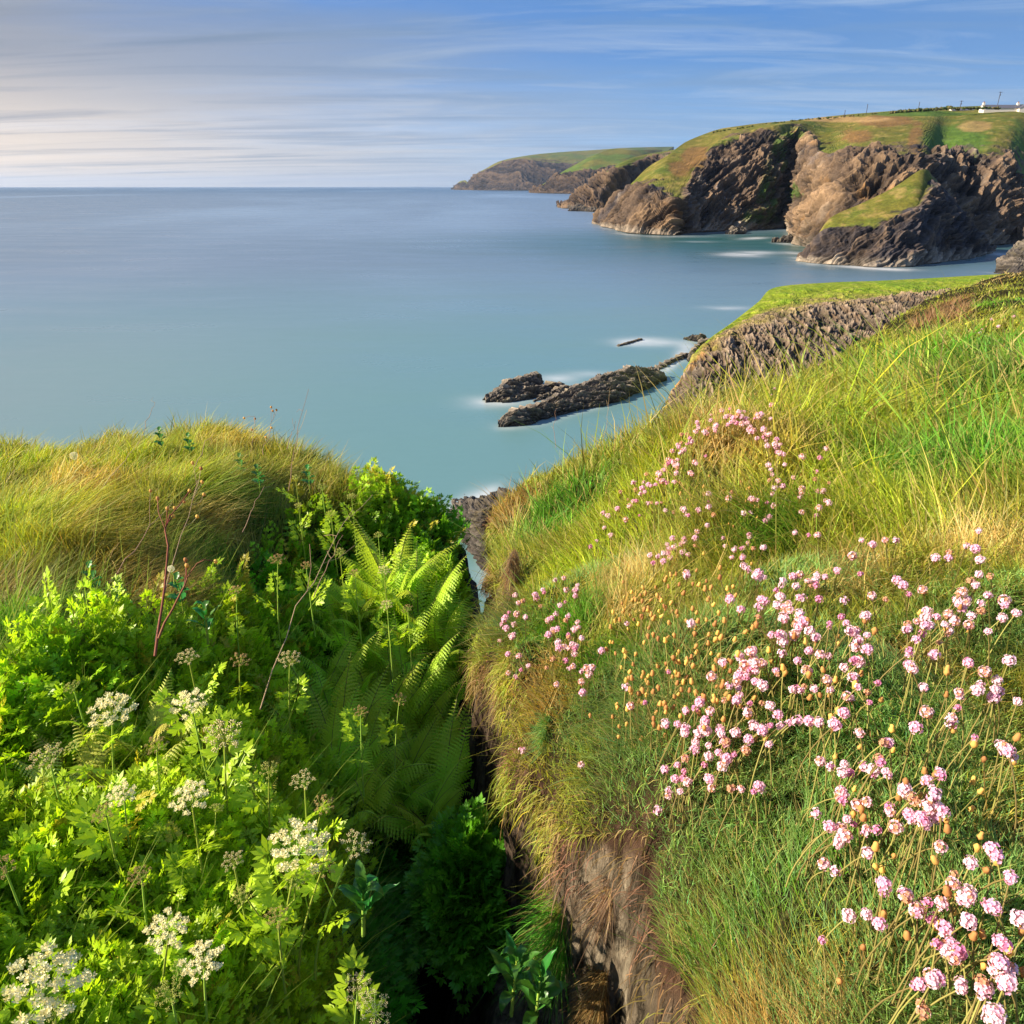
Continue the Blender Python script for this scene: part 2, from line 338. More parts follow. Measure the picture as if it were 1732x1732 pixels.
rowsB = [(896,325.5, 897,325,5, 898,324.5,9), (906,326.5, 910,318,60, 912,316,90), (925,327, 930,306,100, 934,301,160), (950,327.5, 960,294,160, 968,281,330), (980,328, 990,292,200, 1004,263,470), (1010,328, 1018,285,250, 1036,252,560), (1050,328, 1060,282,260, 1070,254,560), (1110,327, 1110,278,260, 1120,253,560)]
o = headland('headland', '', st_list(rowsB, back=(0, 90, 900)), 320, 110, 9.0, colFar(70, 3), 54, amp=.8); tag(o, 'second headland with olive hilltop in the middle distance', 'headland', kind='structure')
rowsA = [(764,320.6, 766,319,10, 768,318,30), (772,321, 774,311,60, 776,308,120), (781,321.3, 785,309,80, 787,305,160), (788,321.4, 791,310,80, 794,308.5,150), (795,321.5, 799,302,100, 803,296,250), (812,321.8, 818,291,140, 822,285,350), (832,322, 840,279,180, 846,272.5,500), (868,322.3, 876,270,260, 892,263,800), (905,322.4, 915,276,300, 938,258,1000), (950,322.4, 960,278,350, 1000,254,1100), (1000,322.4, 1010,280,350, 1060,250,1100), (1080,322, 1090,280,350, 1140,248,1100)]
o = headland('headland', '', st_list(rowsA, back=(0, 120, 1500)), 420, 110, 18.0, colFar(80, 6, .1), 64, amp=.65); tag(o, 'farthest headland fading blue with a low rock at its tip', 'headland', kind='structure')
# --- near promontory with bright green top
BEDK = .66
rowsM = [(1119,713, 1122,704,1, 1124,702,2), (1135,727, 1136,668,5, 1139,664,7), (1150,738, 1154,638,9, 1157,633,12), (1185,752, 1184,592,14, 1188,584,18), (1230,760, 1236,556,24, 1240,544,31), (1280,762, 1300,530,31, 1282,511,47), (1330,760, 1360,518,37, 1312,486,62), (1400,755, 1430,511,40, 1400,478,66), (1480,750, 1500,505,44, 1480,475,70), (1560,745, 1580,500,48, 1560,471,73), (1700,740, 1700,500,50, 1700,463,76), (1850,740, 1850,505,50, 1850,455,76)]
def colM(G, T, veg, nz, nz2, band, rib, crk, fine):
    u, v, d = toPix(G); bp = np.clip(band * .5 + .5, 0, 1)
    c = colmix(np.array((.085, .066, .052)), [(sstep(.2, .9, bp) * .55, ROCK_T * .8), (sstep(-.1, .5, fine) * .4, PALE * .6)])
    c = colmix_on(c, [(sstep(1.62, 1.95, T + nz * .4) * .75, np.array((.20, .15, .075))), (sstep(1.70, 1.98, T + nz2 * .3) * sstep(1230, 1190, u) * .7, OCH * .9)])
    c = colmix_on(c, [(sstep(1.55, 1.9, T + nz * .5) * sstep(-.1, .4, nz2) * .4, G_OL)])
    g = colmix(np.array((.20, .26, .018)), [(sstep(-.1, .4, nz) * .5, np.array((.11, .22, .015))), (sstep(.1, .5, nz2) * .5, np.array((.26, .20, .07))), (sstep(2.45, 2.0, T + nz * .4) * .8, np.array((.20, .16, .05)))])
    return lerp(beds_and_crack_shade(c, band, crk, fine) * .8, g * (1 + .5 * nz2[..., None]), veg[..., None])
BEDK = .9
M_cliff2 = mat_vcol('near_cliff_rock', rough=.95, bump=.12, bscale=2.5, spec=.12, nscale=3, namp=.45)
_mc = M_cliff; M_cliff = M_cliff2
o = headland('green_promontory', '', st_list(rowsM, back=(-2, 16, 14)), 640, 220, .42, colM, 71, amp=.8, strata=(.85, -.2, .45), sw=5, fold=1.0, tufty=3.2, aniso=.32)
tag(o, 'near rocky promontory with flat bright green top', 'cliff', kind='structure')
# --- rock at the right edge of the cove
BEDK = .42
rowsH = [(1680,462, 1686,446,2, 1688,444,3), (1700,464, 1704,434,4, 1708,428,7), (1720,465, 1726,418,6, 1732,410,10), (1760,466, 1765,402,8, 1775,396,14), (1820,468, 1820,385,8, 1840,375,16)]
def colR(G, T, veg, nz, nz2, band, rib, crk, fine):
    bp = np.clip(band * .5 + .5, 0, 1)
    c = colmix(np.array((.15, .135, .125)), [(sstep(.2, .9, bp) * .7, np.array((.30, .25, .19))), (sstep(.1, .6, crk) * .35, ROCK_D), (sstep(.15, .5, nz2) * .35, np.array((.2, .17, .08)))])
    return colmix_on(beds_and_crack_shade(c, band, crk, fine), [(sstep(1.25, 1.0, T + nz2 * .1) * .6, ROCK_D * .8)])
o = headland('shore_rock', '', st_list(rowsH, back=(5, 25, 20)), 120, 80, .8, colR, 75, amp=.8, bare=True); tag(o, 'dark shoulder of rock at the right end of the cove', 'rock', kind='structure')
# ================================================================== ROCKS IN THE WATER
BEDK = .5
def islet(rows, label, name='sea_rock', scale=.3, seed=5, n=260, nt_=70, sw=4, amp=1.05, strata=(-.45, .85, .2), bd=1.5):
    """rows: (front base u,v, ridge u,v, ridge dY, back dY)"""
    st = []
    for r in rows:
        b_ = psea(r[0], r[1]); s = pY(r[2], r[3], b_[1] + r[4]); e = lerp(b_, s, .62) + np.array((0, 0, .12 * (s[2])))
        k = np.array((s[0], b_[1] + r[5], -1.0)); st.append((b_, e, s, k))
    o = headland(name, '', st, n, nt_, scale, colR, seed, amp=amp, strata=strata, sw=sw, fold=.15, bare=True)
    o.name = name; tag(o, label, 'rock', group='rocks standing in the sea'); return o
islet([(844,721, 846,718,.3,.8), (862,722, 868,705,1.2,3.5), (895,716, 902,690,2.2,6), (940,703, 942,672,3.4,9), (985,693, 985,656,4.5,11), (1030,683, 1028,640,5.6,13), (1068,668, 1066,627,5.6,13), (1098,655, 1098,631,4.6,10), (1118,646, 1116,637,2,5), (1124,643, 1123,641,.4,1)], 'largest sea rock, a long dark slab tilted to the right', scale=.34, seed=101, n=420, nt_=120)
islet([(821,680, 823,677,.3,.8), (835,680, 843,662,1.5,4), (860,678, 862,648,2.5,6), (885,672, 886,640,3.2,8), (905,664, 907,637,3,7), (914,655, 914,647,1.2,3)], 'jagged rock islet at the left end of the group', scale=.3, seed=111, n=240, nt_=90)
islet([(848,681, 852,676,.5,1.5), (880,678, 884,662,1.6,4), (912,672, 918,655,1.6,4), (945,660, 944,649,1.2,3), (950,655, 950,652,.3,1)], 'low ribbed rock just in front of the jagged islet', scale=.25, seed=116, n=200, nt_=60)
islet([(900,680, 902,678,.2,.6), (925,674, 930,663,1,2.5), (955,664, 958,654,1,2.2), (968,657, 967,655,.2,.6)], 'small tan rock between the islet and the long slab', scale=.22, seed=121, n=160, nt_=50)
islet([(1098,632, 1100,630,.3,.8), (1118,622, 1122,615,.8,2.2), (1145,610, 1148,603,.9,2.2), (1163,603, 1164,598,.5,1.4), (1166,601, 1166,600,.2,.5)], 'thin low reef running toward the promontory', scale=.22, seed=131, n=200, nt_=50)
islet([(1157,574, 1158,573,.2,.6), (1166,576, 1170,570,.7,2), (1180,578, 1182,567,1.0,2.6), (1190,577, 1191,569,.8,2), (1194,576, 1194,574,.2,.6)], 'small rock off the tip of the promontory', scale=.22, seed=141, n=140, nt_=50)
islet([(1163,612, 1165,608,.4,1), (1172,612, 1174,590,1.2,3), (1184,608, 1185,578,1.8,4), (1196,600, 1196,575,1.8,4), (1210,590, 1208,575,1.2,3)], 'boulder at the foot of the promontory', scale=.25, seed=145, n=140, nt_=60)
islet([(1043,586, 1045,585,.2,.6), (1058,583, 1060,579.5,.5,1.5), (1078,577, 1080,574,.5,1.5), (1086,575, 1086,574.3,.2,.5)], 'rock strip nearly awash in a ring of white foam', scale=.15, seed=151, n=100, nt_=40)
islet([(1305,410, 1307,409,2,4), (1325,410.5, 1332,402,5,14), (1345,411, 1352,395,8,22), (1360,412, 1362,400,8,20)], 'rock toe below the folded buttress', scale=1.0, seed=155, n=120, nt_=50)
islet([(948,351.5, 950,350.5,3,8), (965,353, 972,348.5,14,40), (985,354, 990,350,12,34), (1000,353.5, 1002,351.5,4,12)], 'low skerry off the second headland', scale=1.6, seed=161, n=140, nt_=40)
islet([(960,357, 962,356.4,3,8), (985,357.5, 990,354.8,10,26), (1003,358.5, 1008,353.5,10,26), (1016,358, 1016,357,2,8)], 'skerry nearest the main cliffs with a small hump', scale=1.4, seed=166, n=140, nt_=40)
islet([(1228,396, 1230,394,3,6), (1236,396.5, 1240,388,5,12), (1252,396, 1256,388,5,12), (1260,395, 1260,393,2,6)], 'pale boulders at the foot of the dark cove wall', scale=.8, seed=171, n=90, nt_=40)
# rock seen through the mouth of the gully
st = []
BEDK = .34
for r in [(766,872, 767,868,1,4), (775,890, 774,874,1.5,8), (792,925, 790,858,2.5,12), (812,955, 806,850,4,16), (830,968, 826,843,5,18), (850,975, 846,836,6,14), (872,985, 866,838,6,14), (893,985, 884,862,5,12), (905,975, 898,900,4,9), (912,965, 908,945,2,5)]:
    b_ = psea(r[0], r[1]); s = pY(r[2], r[3], b_[1] + r[4]); e = lerp(b_, s, .8) + np.array((0, -.5, .6)); st.append((b_, e, s, np.array((s[0], s[1] + min(r[5], 9), -1.))))
o = headland('sea_rock', '', st, 260, 110, .36, colR, 181, amp=.8, strata=(.3, .3, .9), sw=5, fold=.3, bare=True); tag(o, 'grey rock seen through the mouth of the gully beside white surf', 'rock', group='rocks standing in the sea')
M_cliff = _mc

# ================================================================== SEA
def foam_spots():
    L = []   # (u, v, radius u px, radius v px, strength, angle deg)
    L += [(835, 680, 60, 12, .45, 0), (945, 640, 45, 8, .5, 0), (1000, 632, 45, 7, .3, 0), (925, 665, 55, 8, .45, -12), (860, 722, 30, 6, .35, 0), (990, 668, 30, 7, .3, -10)]
    L += [(1100, 578, 60, 8, .75, 0), (1060, 580, 30, 5, .5, 0), (1140, 612, 55, 6, .7, -25), (1160, 590, 30, 9, .5, -20), (1230, 521, 45, 4, .4, 0), (970, 700, 60, 5, .22, -15)]
    L += [(790, 855, 45, 22, .8, -30), (825, 835, 30, 12, .6, -30), (835, 960, 30, 40, .5, 0), (15, 765, 30, 16, .4, 0)]
    L += [(1250, 431, 45, 4.0, .9, 0), (1285, 427, 40, 3, .6, 0), (1275, 403, 35, 1.8, .75, -3), (1330, 412, 22, 3, .5, 0), (1345, 428, 22, 3, .5, 0), (1355, 437, 20, 3, .4, 0)]
    L += [(1450, 452, 40, 2.8, .9, 3), (1510, 456, 45, 2.5, .8, 0), (1370, 447, 20, 3, .4, 0), (1690, 430, 30, 7, .6, 0), (1180, 409, 40, 1.4, .3, 0), (1065, 397, 25, 1.6, .4, 5), (1140, 400, 70, 2, .3, 0)]
    return L
# polar sheet: fine near the camera's front, reaching past the horizon
rr = np.concatenate([np.linspace(8, 60, 60)[:-1], np.geomspace(60, 900, 330)[:-1], np.geomspace(900, 30000, 90)])
th = np.concatenate([np.linspace(-math.pi, R(-48), 40)[:-1], np.linspace(R(-48), R(48), 520)[:-1], np.linspace(R(48), math.pi, 40)])
RRg, THg = np.meshgrid(rr, th, indexing='ij')
SV = np.stack([RRg * np.sin(THg), RRg * np.cos(THg), np.zeros_like(RRg)], -1)
uu, vv, dd = toPix(SV); ok = dd > 1
foam = np.zeros(RRg.shape)
for (u, v, a, b, s, an) in foam_spots():
    P0 = psea(u, v); Pu = psea(u + a, v) - P0; Pv = psea(u, v - b) - P0
    ca, sa = math.cos(R(an)), math.sin(R(an))
    ex = np.linalg.norm(Pu); ey = np.linalg.norm(Pv)
    dx = (SV[..., 0] - P0[0]) / ex; dy = (SV[..., 1] - P0[1]) / ey
    k = (b / a)
    rx = dx * ca - dy * sa * k; ry = dx * sa / k * 1.0 + dy * ca
    q = rx ** 2 + ry ** 2
    foam = foam + s * np.exp(-q * 1.6)
WP = np.concatenate([w_[0] for w_ in WATER]); WS = np.concatenate([np.full(len(w_[0]), w_[1]) for w_ in WATER]); msk = (RRg > 30) & (RRg < 1100) & (np.abs(THg) < .8)
Q_ = SV[msk][:, :2]; hal = np.zeros(len(Q_))
for a_ in range(0, len(Q_), 20000):
    dq = np.sqrt(((Q_[a_:a_ + 20000, None] - WP[None]) ** 2).sum(-1)); hal[a_:a_ + 20000] = np.exp(-(dq / WS[None]) ** 1.2).max(1)
hn = np.clip(.55 + 1.3 * fbm(np.stack([Q_[:, 0] / 5, Q_[:, 1] / 3.5, 0 * Q_[:, 0]], -1), 4, 13), 0, 1.2); foam[msk] += hal * hn * .34
foam = np.clip(foam, 0, 1) * (0.55 + 0.6 * np.clip(fbm(SV / np.array([6, 3, 1.]), 4, 5) + .5, 0, 1))
deep = np.array((0.145, 0.205, 0.285)); teal = np.array((0.115, 0.235, 0.25)); green = np.array((0.012, 0.075, 0.060)); 
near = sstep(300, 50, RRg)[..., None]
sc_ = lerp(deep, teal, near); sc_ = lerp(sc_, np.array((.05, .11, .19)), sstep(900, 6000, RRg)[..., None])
# green water in the shelter of the cliffs
Pg = psea(1450, 430); gm = np.exp(-(((SV[..., 0] - Pg[0]) / 150) ** 2 + ((SV[..., 1] - 370) / 130) ** 2) ** 1.2)
Pg2 = psea(1230, 405); gm = np.maximum(gm, np.exp(-(((SV[..., 0] - Pg2[0]) / 90) ** 2 + ((SV[..., 1] - Pg2[1]) / 60) ** 2)))
sc_ = lerp(sc_, green, (np.clip(gm, 0, 1) * .95)[..., None])
# pale long-exposure streaks of drifting foam
stk = sstep(.05, .7, fbm(np.stack([SV[..., 0] / 260, SV[..., 1] / 700 + SV[..., 0] / 900, 0 * RRg], -1), 4, 31)) * sstep(60, 200, RRg) * (1 - .8 * np.clip(gm, 0, 1))
sc_ = lerp(sc_, np.array((.24, .34, .47)), (stk * .55)[..., None])
# silty milky water near the shore on the left
sc_ = lerp(sc_, np.array((.24, .29, .31)), (.5 * sstep(0, -90, SV[..., 0]) * sstep(200, 90, RRg))[..., None])
sc_ = lerp(sc_, np.array((.62, .64, .66)), foam[..., None])
sea_col = sc_
m, nt, o = mat_new('sea_water')
c = N(nt, 'ShaderNodeAttribute', attribute_name='Col').outputs[0]
p = N(nt, 'ShaderNodeBsdfPrincipled'); nt.links.new(c, p.inputs['Base Color']); p.inputs['Roughness'].default_value = .32; p.inputs['IOR'].default_value = 1.33
g = N(nt, 'ShaderNodeTexCoord'); mp = N(nt, 'ShaderNodeMapping'); mp.inputs['Scale'].default_value = (.02, .05, 1); nt.links.new(g.outputs['Object'], mp.inputs[0])
n = N(nt, 'ShaderNodeTexNoise'); n.inputs['Scale'].default_value = 1; n.inputs['Detail'].default_value = 8; n.inputs['Roughness'].default_value = .6; nt.links.new(mp.outputs[0], n.inputs['Vector'])
nt.links.new(ramp(nt, [(.35, .26), (.65, .42)], n.outputs[0]), p.inputs['Roughness'])
b = N(nt, 'ShaderNodeBump'); b.inputs['Distance'].default_value = .35; b.inputs['Strength'].default_value = .5; nt.links.new(n.outputs[0], b.inputs['Height']); nt.links.new(b.outputs[0], p.inputs['Normal'])
nt.links.new(p.outputs[0], o.inputs[0]); M_sea = m
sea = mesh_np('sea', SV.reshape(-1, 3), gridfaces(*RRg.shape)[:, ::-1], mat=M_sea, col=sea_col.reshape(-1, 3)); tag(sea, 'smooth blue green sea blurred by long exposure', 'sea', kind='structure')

# ================================================================== COTTAGES AND POLES ON THE SKYLINE
def boxmesh(bs):
    V = []; Fq = []
    for (x0, x1, y0, y1, z0, z1) in bs:
        k = len(V); V += [(x0, y0, z0), (x1, y0, z0), (x1, y1, z0), (x0, y1, z0), (x0, y0, z1), (x1, y0, z1), (x1, y1, z1), (x0, y1, z1)]
        Fq += [(k, k + 3, k + 2, k + 1), (k + 4, k + 5, k + 6, k + 7), (k, k + 1, k + 5, k + 4), (k + 1, k + 2, k + 6, k + 5), (k + 2, k + 3, k + 7, k + 6), (k + 3, k, k + 4, k + 7)]
    return V, Fq
M_white = mat_plain('white_render', (.72, .66, .58), .9, .1); M_slate = mat_plain('slate_roof', (.10, .10, .125), .6, .3); M_win = mat_plain('window_glass', (.03, .04, .05), .2, .5); M_pole = mat_plain('pole_wood', (.09, .08, .08), .9, .1)
M_pot = mat_plain('clay_pot', (.25, .1, .06), .9, .1)
def part(name, bs, mat, par):
    V, Fq = boxmesh(bs); o = mesh_np(name, V, Fq, mat=mat, smooth=False); o.parent = par; return o
def cottage(name, label, u0, v0, Y, L, W, H, Rh, group, chim, gable_front=None):
    P = pY(u0, v0 + 6.0, Y); t = empty(name, P); tag(t, label, 'house', group)
    part('wall', [(0, L, 0, W, -3, H)], M_white, t)
    V = [(-.3, -.4, H), (L + .3, -.4, H), (L + .3, W + .4, H), (-.3, W + .4, H), (-.3, W / 2, H + Rh), (L + .3, W / 2, H + Rh)]
    r = mesh_np('roof', V, [(0, 1, 5, 4), (2, 3, 4, 5), (3, 2, 1, 0)], [(0, 4, 3), (1, 2, 5)], mat=M_slate, smooth=False); r.parent = t
    g = mesh_np('gable', [(-.34, -.1, H - .1), (-.34, W + .1, H - .1), (-.34, W / 2, H + Rh - .25)], None, [(0, 2, 1)], mat=M_white, smooth=False); g.parent = t
    for cx in chim:
        c = part('chimney', [(cx, cx + 1.6, W / 2 - .8, W / 2 + .8, H + Rh - 1.0, H + Rh + 1.4)], M_white, t)
        q = part('chimney_pot', [(cx + .5, cx + 1.1, W / 2 - .3, W / 2 + .3, H + Rh + 1.4, H + Rh + 2.2)], M_pot, c)
    if gable_front:
        x0, wd, hh = gable_front
        Vg = [(x0, -3, -3), (x0 + wd, -3, -3), (x0 + wd, -3, hh), (x0 + wd / 2, -3, hh + wd * .22), (x0, -3, hh), (x0, 2, -3), (x0 + wd, 2, -3), (x0 + wd, 2, hh), (x0 + wd / 2, 2, hh + wd * .22), (x0, 2, hh)]
        o = mesh_np('porch_gable', Vg, [(0, 1, 2, 4), (1, 6, 7, 2), (0, 4, 9, 5)], [(4, 2, 3)], mat=M_white, smooth=False); o.parent = t
        e = .5; o = mesh_np('porch_roof', [(x0 - e, -3.3, hh - .15), (x0 + wd / 2, -3.3, hh + wd * .22 + .12), (x0 + wd + e, -3.3, hh - .15), (x0 - e, 4, hh - .15), (x0 + wd / 2, 4, hh + wd * .22 + .12), (x0 + wd + e, 4, hh - .15)], [(0, 1, 4, 3), (1, 2, 5, 4)], mat=M_slate, smooth=False); o.parent = t
        part('window', [(x0 + wd * .42, x0 + wd * .58, -3.05, -2.9, hh - 2.0, hh - .9)], M_win, t)
    else: part('window', [(L * .4, L * .4 + 1.2, -.06, .1, H - 1.6, H - .5)], M_win, t)
    return t
YH = 640
cottage('cottage', 'long white cottage with grey slate roof and two chimneys on the clifftop', 1664, 181.5, YH, 33, 7, 1.9, 2.5, None, [0, 26.5], gable_front=(25.5, 12.5, 1.7))
cottage('cottage', 'smaller half hidden cottage with a dark roof left of the long white one', 1610, 183.3, YH + 30, 18, 6, 1.1, 1.7, None, [])
for (u, v0, v1, cr, lab) in [(1686.5, 178, 155, 1, 'tallest pole with a crossarm above the long cottage'), (1623.5, 181, 170, 1, 'short pole with a crossarm behind the small cottage'), (1552.5, 186, 173, 0, 'bare pole on the skyline above the grassy shoulder'), (1464.5, 193, 177, 0, 'slim pole where the tan turf meets the skyline'), (1427.5, 197, 187, 0, 'shortest bare pole, farthest down the skyline')]:
    P0 = pY(u, v0 + 3, YH + 20); P1 = pY(u, v1, YH + 20); h = P1[2] - P0[2]; t = empty('utility_pole', P0); tag(t, lab, 'pole', 'poles along the skyline')
    part('post', [(-.16, .16, -.16, .16, 0, h)], M_pole, t)
    if cr: part('crossarm', [(-1.5, 1.5, -.35, -.17, h - .6, h - .35)], M_pole, t); part('insulator', [(-.45, .45, -.6, -.2, h - 2.7, h - 2.0)], M_pole, t)
    else: part('cap', [(-.25, .25, -.25, .25, h, h + .25)], M_pole, t)
def hedge(pts, label, w_, h_, n, seed):
    rg = np.random.default_rng(seed); V = []; Fq = []; k = 0; C = []
    th = np.linspace(0, math.pi, 5); ph = np.linspace(0, 2 * math.pi, 7)[:-1]; S_ = np.array([[math.sin(a) * math.cos(b), math.sin(a) * math.sin(b), math.cos(a)] for a in th for b in ph]); i = np.arange(4)[:, None] * 6; j = np.arange(6)[None]; j2 = (j + 1) % 6; Fs = np.stack([i + j, i + 6 + j, i + 6 + j2, i + j2], -1).reshape(-1, 4)
    P = np.array(pts); s = np.linspace(0, 1, len(P))
    for _ in range(n):
        q = rg.random(); c = np.array([np.interp(q, s, P[:, a]) for a in range(3)]) + rg.normal(0, 1, 3) * np.array((.8, w_, .15)); r_ = rg.uniform(.5, 1.2, 3) * np.array((w_, w_, h_)) * rg.uniform(.5, 1.15)
        V.append(c + S_ * r_ * rg.uniform(.8, 1.2, (len(S_), 1))); Fq.append(Fs + k); k += len(S_); C.append(np.tile(lerp(np.array((.035, .065, .018)), np.array((.12, .10, .04)), rg.random()), (len(S_), 1)))
    o = mesh_np('hedge', np.concatenate(V), np.concatenate(Fq), mat=M_cliff, col=np.concatenate(C), smooth=False); tag(o, label, 'hedge', 'hedges on the skyline')
hedge([pY(u, v, YH + 8) for u, v in ((1500, 190.5), (1540, 187.5), (1580, 184.5), (1608, 182.5))], 'straggling dark hedge along the skyline left of the small cottage', 1.4, 1.3, 110, 3)
hedge([pY(u, v, YH - 8) for u, v in ((1608, 183.5), (1640, 182.8), (1665, 182.5), (1690, 183.2))], 'brown scrubby hedge hiding the foot of the long cottage', 1.3, 1.0, 80, 4)
hedge([pY(u, v, YH + 30) for u, v in ((1200, 224), (1300, 209), (1400, 199), (1500, 190.5))], 'low broken hedge line on the skyline above the dark cove', 1.3, .8, 90, 5)

# ================================================================== SEA AIR
def haze_box():
    V, Fq = boxmesh([(-31000, 31000, -31000, 31000, -6, 330)]); m, nt, o = mat_new('sea_air'); pv = N(nt, 'ShaderNodeVolumePrincipled'); pv.inputs['Color'].default_value = (.50, .68, .98, 1); pv.inputs['Density'].default_value = HAZE; pv.inputs['Anisotropy'].default_value = .2; nt.links.new(pv.outputs[0], o.inputs[1])
    o = mesh_np('haze', V, Fq, mat=m, smooth=False); tag(o, 'thin blue sea air over the far headlands', 'haze', kind='stuff')
HAZE = 3.2e-5
haze_box()
# ================================================================== FOREGROUND TERRAIN
def tps_fit(P):
    P = np.asarray(P); xy = P[:, :2]; n = len(P); d = np.linalg.norm(xy[:, None] - xy[None], axis=-1)
    K = np.where(d > 0, d * d * np.log(d + 1e-12), 0) + np.eye(n) * 0.02
    Q = np.concatenate([np.ones((n, 1)), xy], 1); A = np.zeros((n + 3, n + 3)); A[:n, :n] = K; A[:n, n:] = Q; A[n:, :n] = Q.T
    s = np.linalg.solve(A, np.concatenate([P[:, 2], np.zeros(3)])); return xy, s
def tps_eval(fit, X, Y):
    xy, s = fit; n = len(xy); sh = np.shape(X); X = np.ravel(X); Y = np.ravel(Y); out_ = np.empty(len(X))
    for i in range(0, len(X), 60000):
        x, y = X[i:i + 60000], Y[i:i + 60000]; d2 = (x[:, None] - xy[None, :, 0]) ** 2 + (y[:, None] - xy[None, :, 1]) ** 2
        out_[i:i + 60000] = (0.5 * d2 * np.log(d2 + 1e-12)) @ s[:n] + s[n] + x * s[n + 1] + y * s[n + 2]
    return out_.reshape(sh)
def cps(L, off): return [list(pd(u, v, d) + np.array((0, 0, -off))) for (u, v, d) in L]
RB = cps([(1250,1732,.85), (1150,1500,1.05), (1060,1390,1.2), (975,1290,1.42), (885,1180,1.7), (840,1080,2.1), (865,980,2.7), (845,888,3.35), (870,825,4.1), (1000,790,4.35), (1120,768,4.7), (1250,706,5.6),
  (1350,644,6.6), (1470,567,8), (1600,497,10.2), (1732,458,12.5), (1180,745,2.45), (1290,695,3.2), (1480,568,6.8), (1732,700,2.8), (1600,565,4.5), (1700,525,5.5), (1450,725,2.8), (1732,900,1.6), (1500,1000,1.4),
  (1300,1000,1.5), (1100,950,2.1), (1000,850,3.0), (900,905,3.05), (1100,1200,1.27), (1045,1100,1.5), (930,1050,2.05), (1300,1300,1.05), (1300,1600,.9), (1600,1300,.95), (1600,1600,.74), (1732,1732,.66), (1500,1732,.76), (1230,1120,1.35), (1150,850,2.3), (1060,880,2.55), (1400,850,2.0), (1600,800,1.95)], .05)
RB += [(2.2, 0.2, CAMZ - .65), (2.5, 1.5, CAMZ - .55), (4.5, 4, CAMZ - .6), (7, 6, CAMZ - .5), (.8, -.8, CAMZ - .95), (.5, -2, CAMZ - 1.2), (3, -2, CAMZ - .8), (14, 10, CAMZ - .4), (20, 20, CAMZ - 1.0), (30, 14, CAMZ + .6), (12, 0, CAMZ - .2)]
LBm = cps([(340,722,4.0), (200,750,4.1), (80,792,4.0), (0,820,3.8), (-150,840,3.9), (420,742,3.9), (500,780,3.65), (545,835,3.45), (150,850,2.95), (0,950,2.3), (120,820,3.2), (250,900,2.85), (450,860,3.3), (330,800,3.4), (100,1100,1.95), (-120,1100,1.9), (250,1000,2.3)], .09)
LBf = cps([(650,870,3.3), (760,890,3.1), (700,960,2.85), (560,900,3.2), (600,1100,2.35), (420,1100,2.2), (500,1000,2.6), (720,1150,2.25), (600,860,3.35), (560,840,3.4)], .42) + cps([ (400,1300,1.65), (150,1300,1.6), (560,1350,1.65), (150,1450,1.35), (0,1300,1.55), (100,1700,1.02), (350,1650,1.1), (550,1700,1.15), (700,1650,1.25), (350,1450,1.35), (650,1480,1.5), (-200,1500,1.2)], .24)
LB = LBm + LBf + [(-.5, -.6, CAMZ - 1.3), (-2, -.5, CAMZ - 1.45), (-3.5, 1.5, CAMZ - 1.5), (-5, 4, CAMZ - 1.7), (-10, 6, CAMZ - 2.6), (-6, -2, CAMZ - 2.0), (-20, 7, CAMZ - 4), (-.6, -2.5, CAMZ - 1.4)]
fitR, fitL = tps_fit(RB), tps_fit(LB)
erY = np.array([-3, -.5, .0, .53, .74, .89, 1.09, 1.38, 1.77, 2.0, 2.37, 2.8, 3.1, 3.6, 3.95, 5, 60]); erX = np.array([.9, .56, .42, .262, .226, .175, .112, .012, -.07, -.075, -.035, -.05, -.09, -.07, 0, .1, .5])
elY = np.array([-3, -.5, .3, .6, 1.0, 1.5, 2.0, 2.5, 2.9, 3.3, 3.8, 60]); elX = np.array([.1, -.02, -.19, -.27, -.37, -.42, -.38, -.29, -.20, -.24, -.3, -.6])
flY = np.array([-3, -1, 1, 1.8, 2.35, 2.75, 3.2, 4, 6, 60]); flZ = np.array([-2.6, -2.2, -2.3, -2.25, -1.78, -1.72, -2.25, -3.6, -7, -30.]) + CAMZ
ouX = np.array([-60, -10, -6, -2.5, -1.7, -1.2, -.92, -.4, -.1, .0, .47, .92, 1.7, 2.5, 3.9, 5.9, 8.4, 17, 60.]); ouY = np.array([10, 6.6, 5.2, 4.3, 4.15, 3.75, 3.45, 3.35, 3.5, 3.95, 4.35, 4.6, 5.6, 6.7, 8.3, 10.7, 13.2, 22, 62.])
def er(y): return np.interp(y, erY, erX) + .018 * np.sin(y * 23) + .03 * np.sin(y * 8.3 + 1) * (np.asarray(y) > .2)
def el(y): return np.interp(y, elY, elX)
def tuss(x, y):
    r = np.hypot(x, y); k = np.clip(r, .8, 4)
    P = np.stack([x, y], -1); return .055 * fbm(P / .28, 3, 201) * np.clip(k / 1.5, .5, 1.2) + .07 * fbm(P / .9, 3, 205) * np.clip(k / 2, .3, 1.5)
def drop(x, y):
    d = (y - np.interp(x, ouX, ouY)) * .75; d = np.where(d > 0, d, 0); return 1.25 * (np.sqrt(d * d + .12 ** 2) - .12)
CUSH = [(1235,1130,.19,.10), (1150,1350,.11,.07), (1690,1060,.16,.08), (1400,1180,.14,.06), (1640,1600,.16,.05), (985,1020,.17,.09), (880,1130,.09,.06), (1500,1330,.13,.05), (1330,1000,.16,.06)]   # thrift cushions: u, v, radius, height
def ZR(x, y, bump=True):
    z = tps_eval(fitR, x, y) + tuss(x, y)
    # turf rolls over at the lip
    e = x - er(y); z = z - .07 * np.exp(-np.clip(e, 0, None) / .035)
    for (cx, cy, r, h) in CPOS: z = z + h * np.exp(-((x - cx) ** 2 + (y - cy) ** 2) / r ** 2 * 1.3)
    return z - drop(x, y)
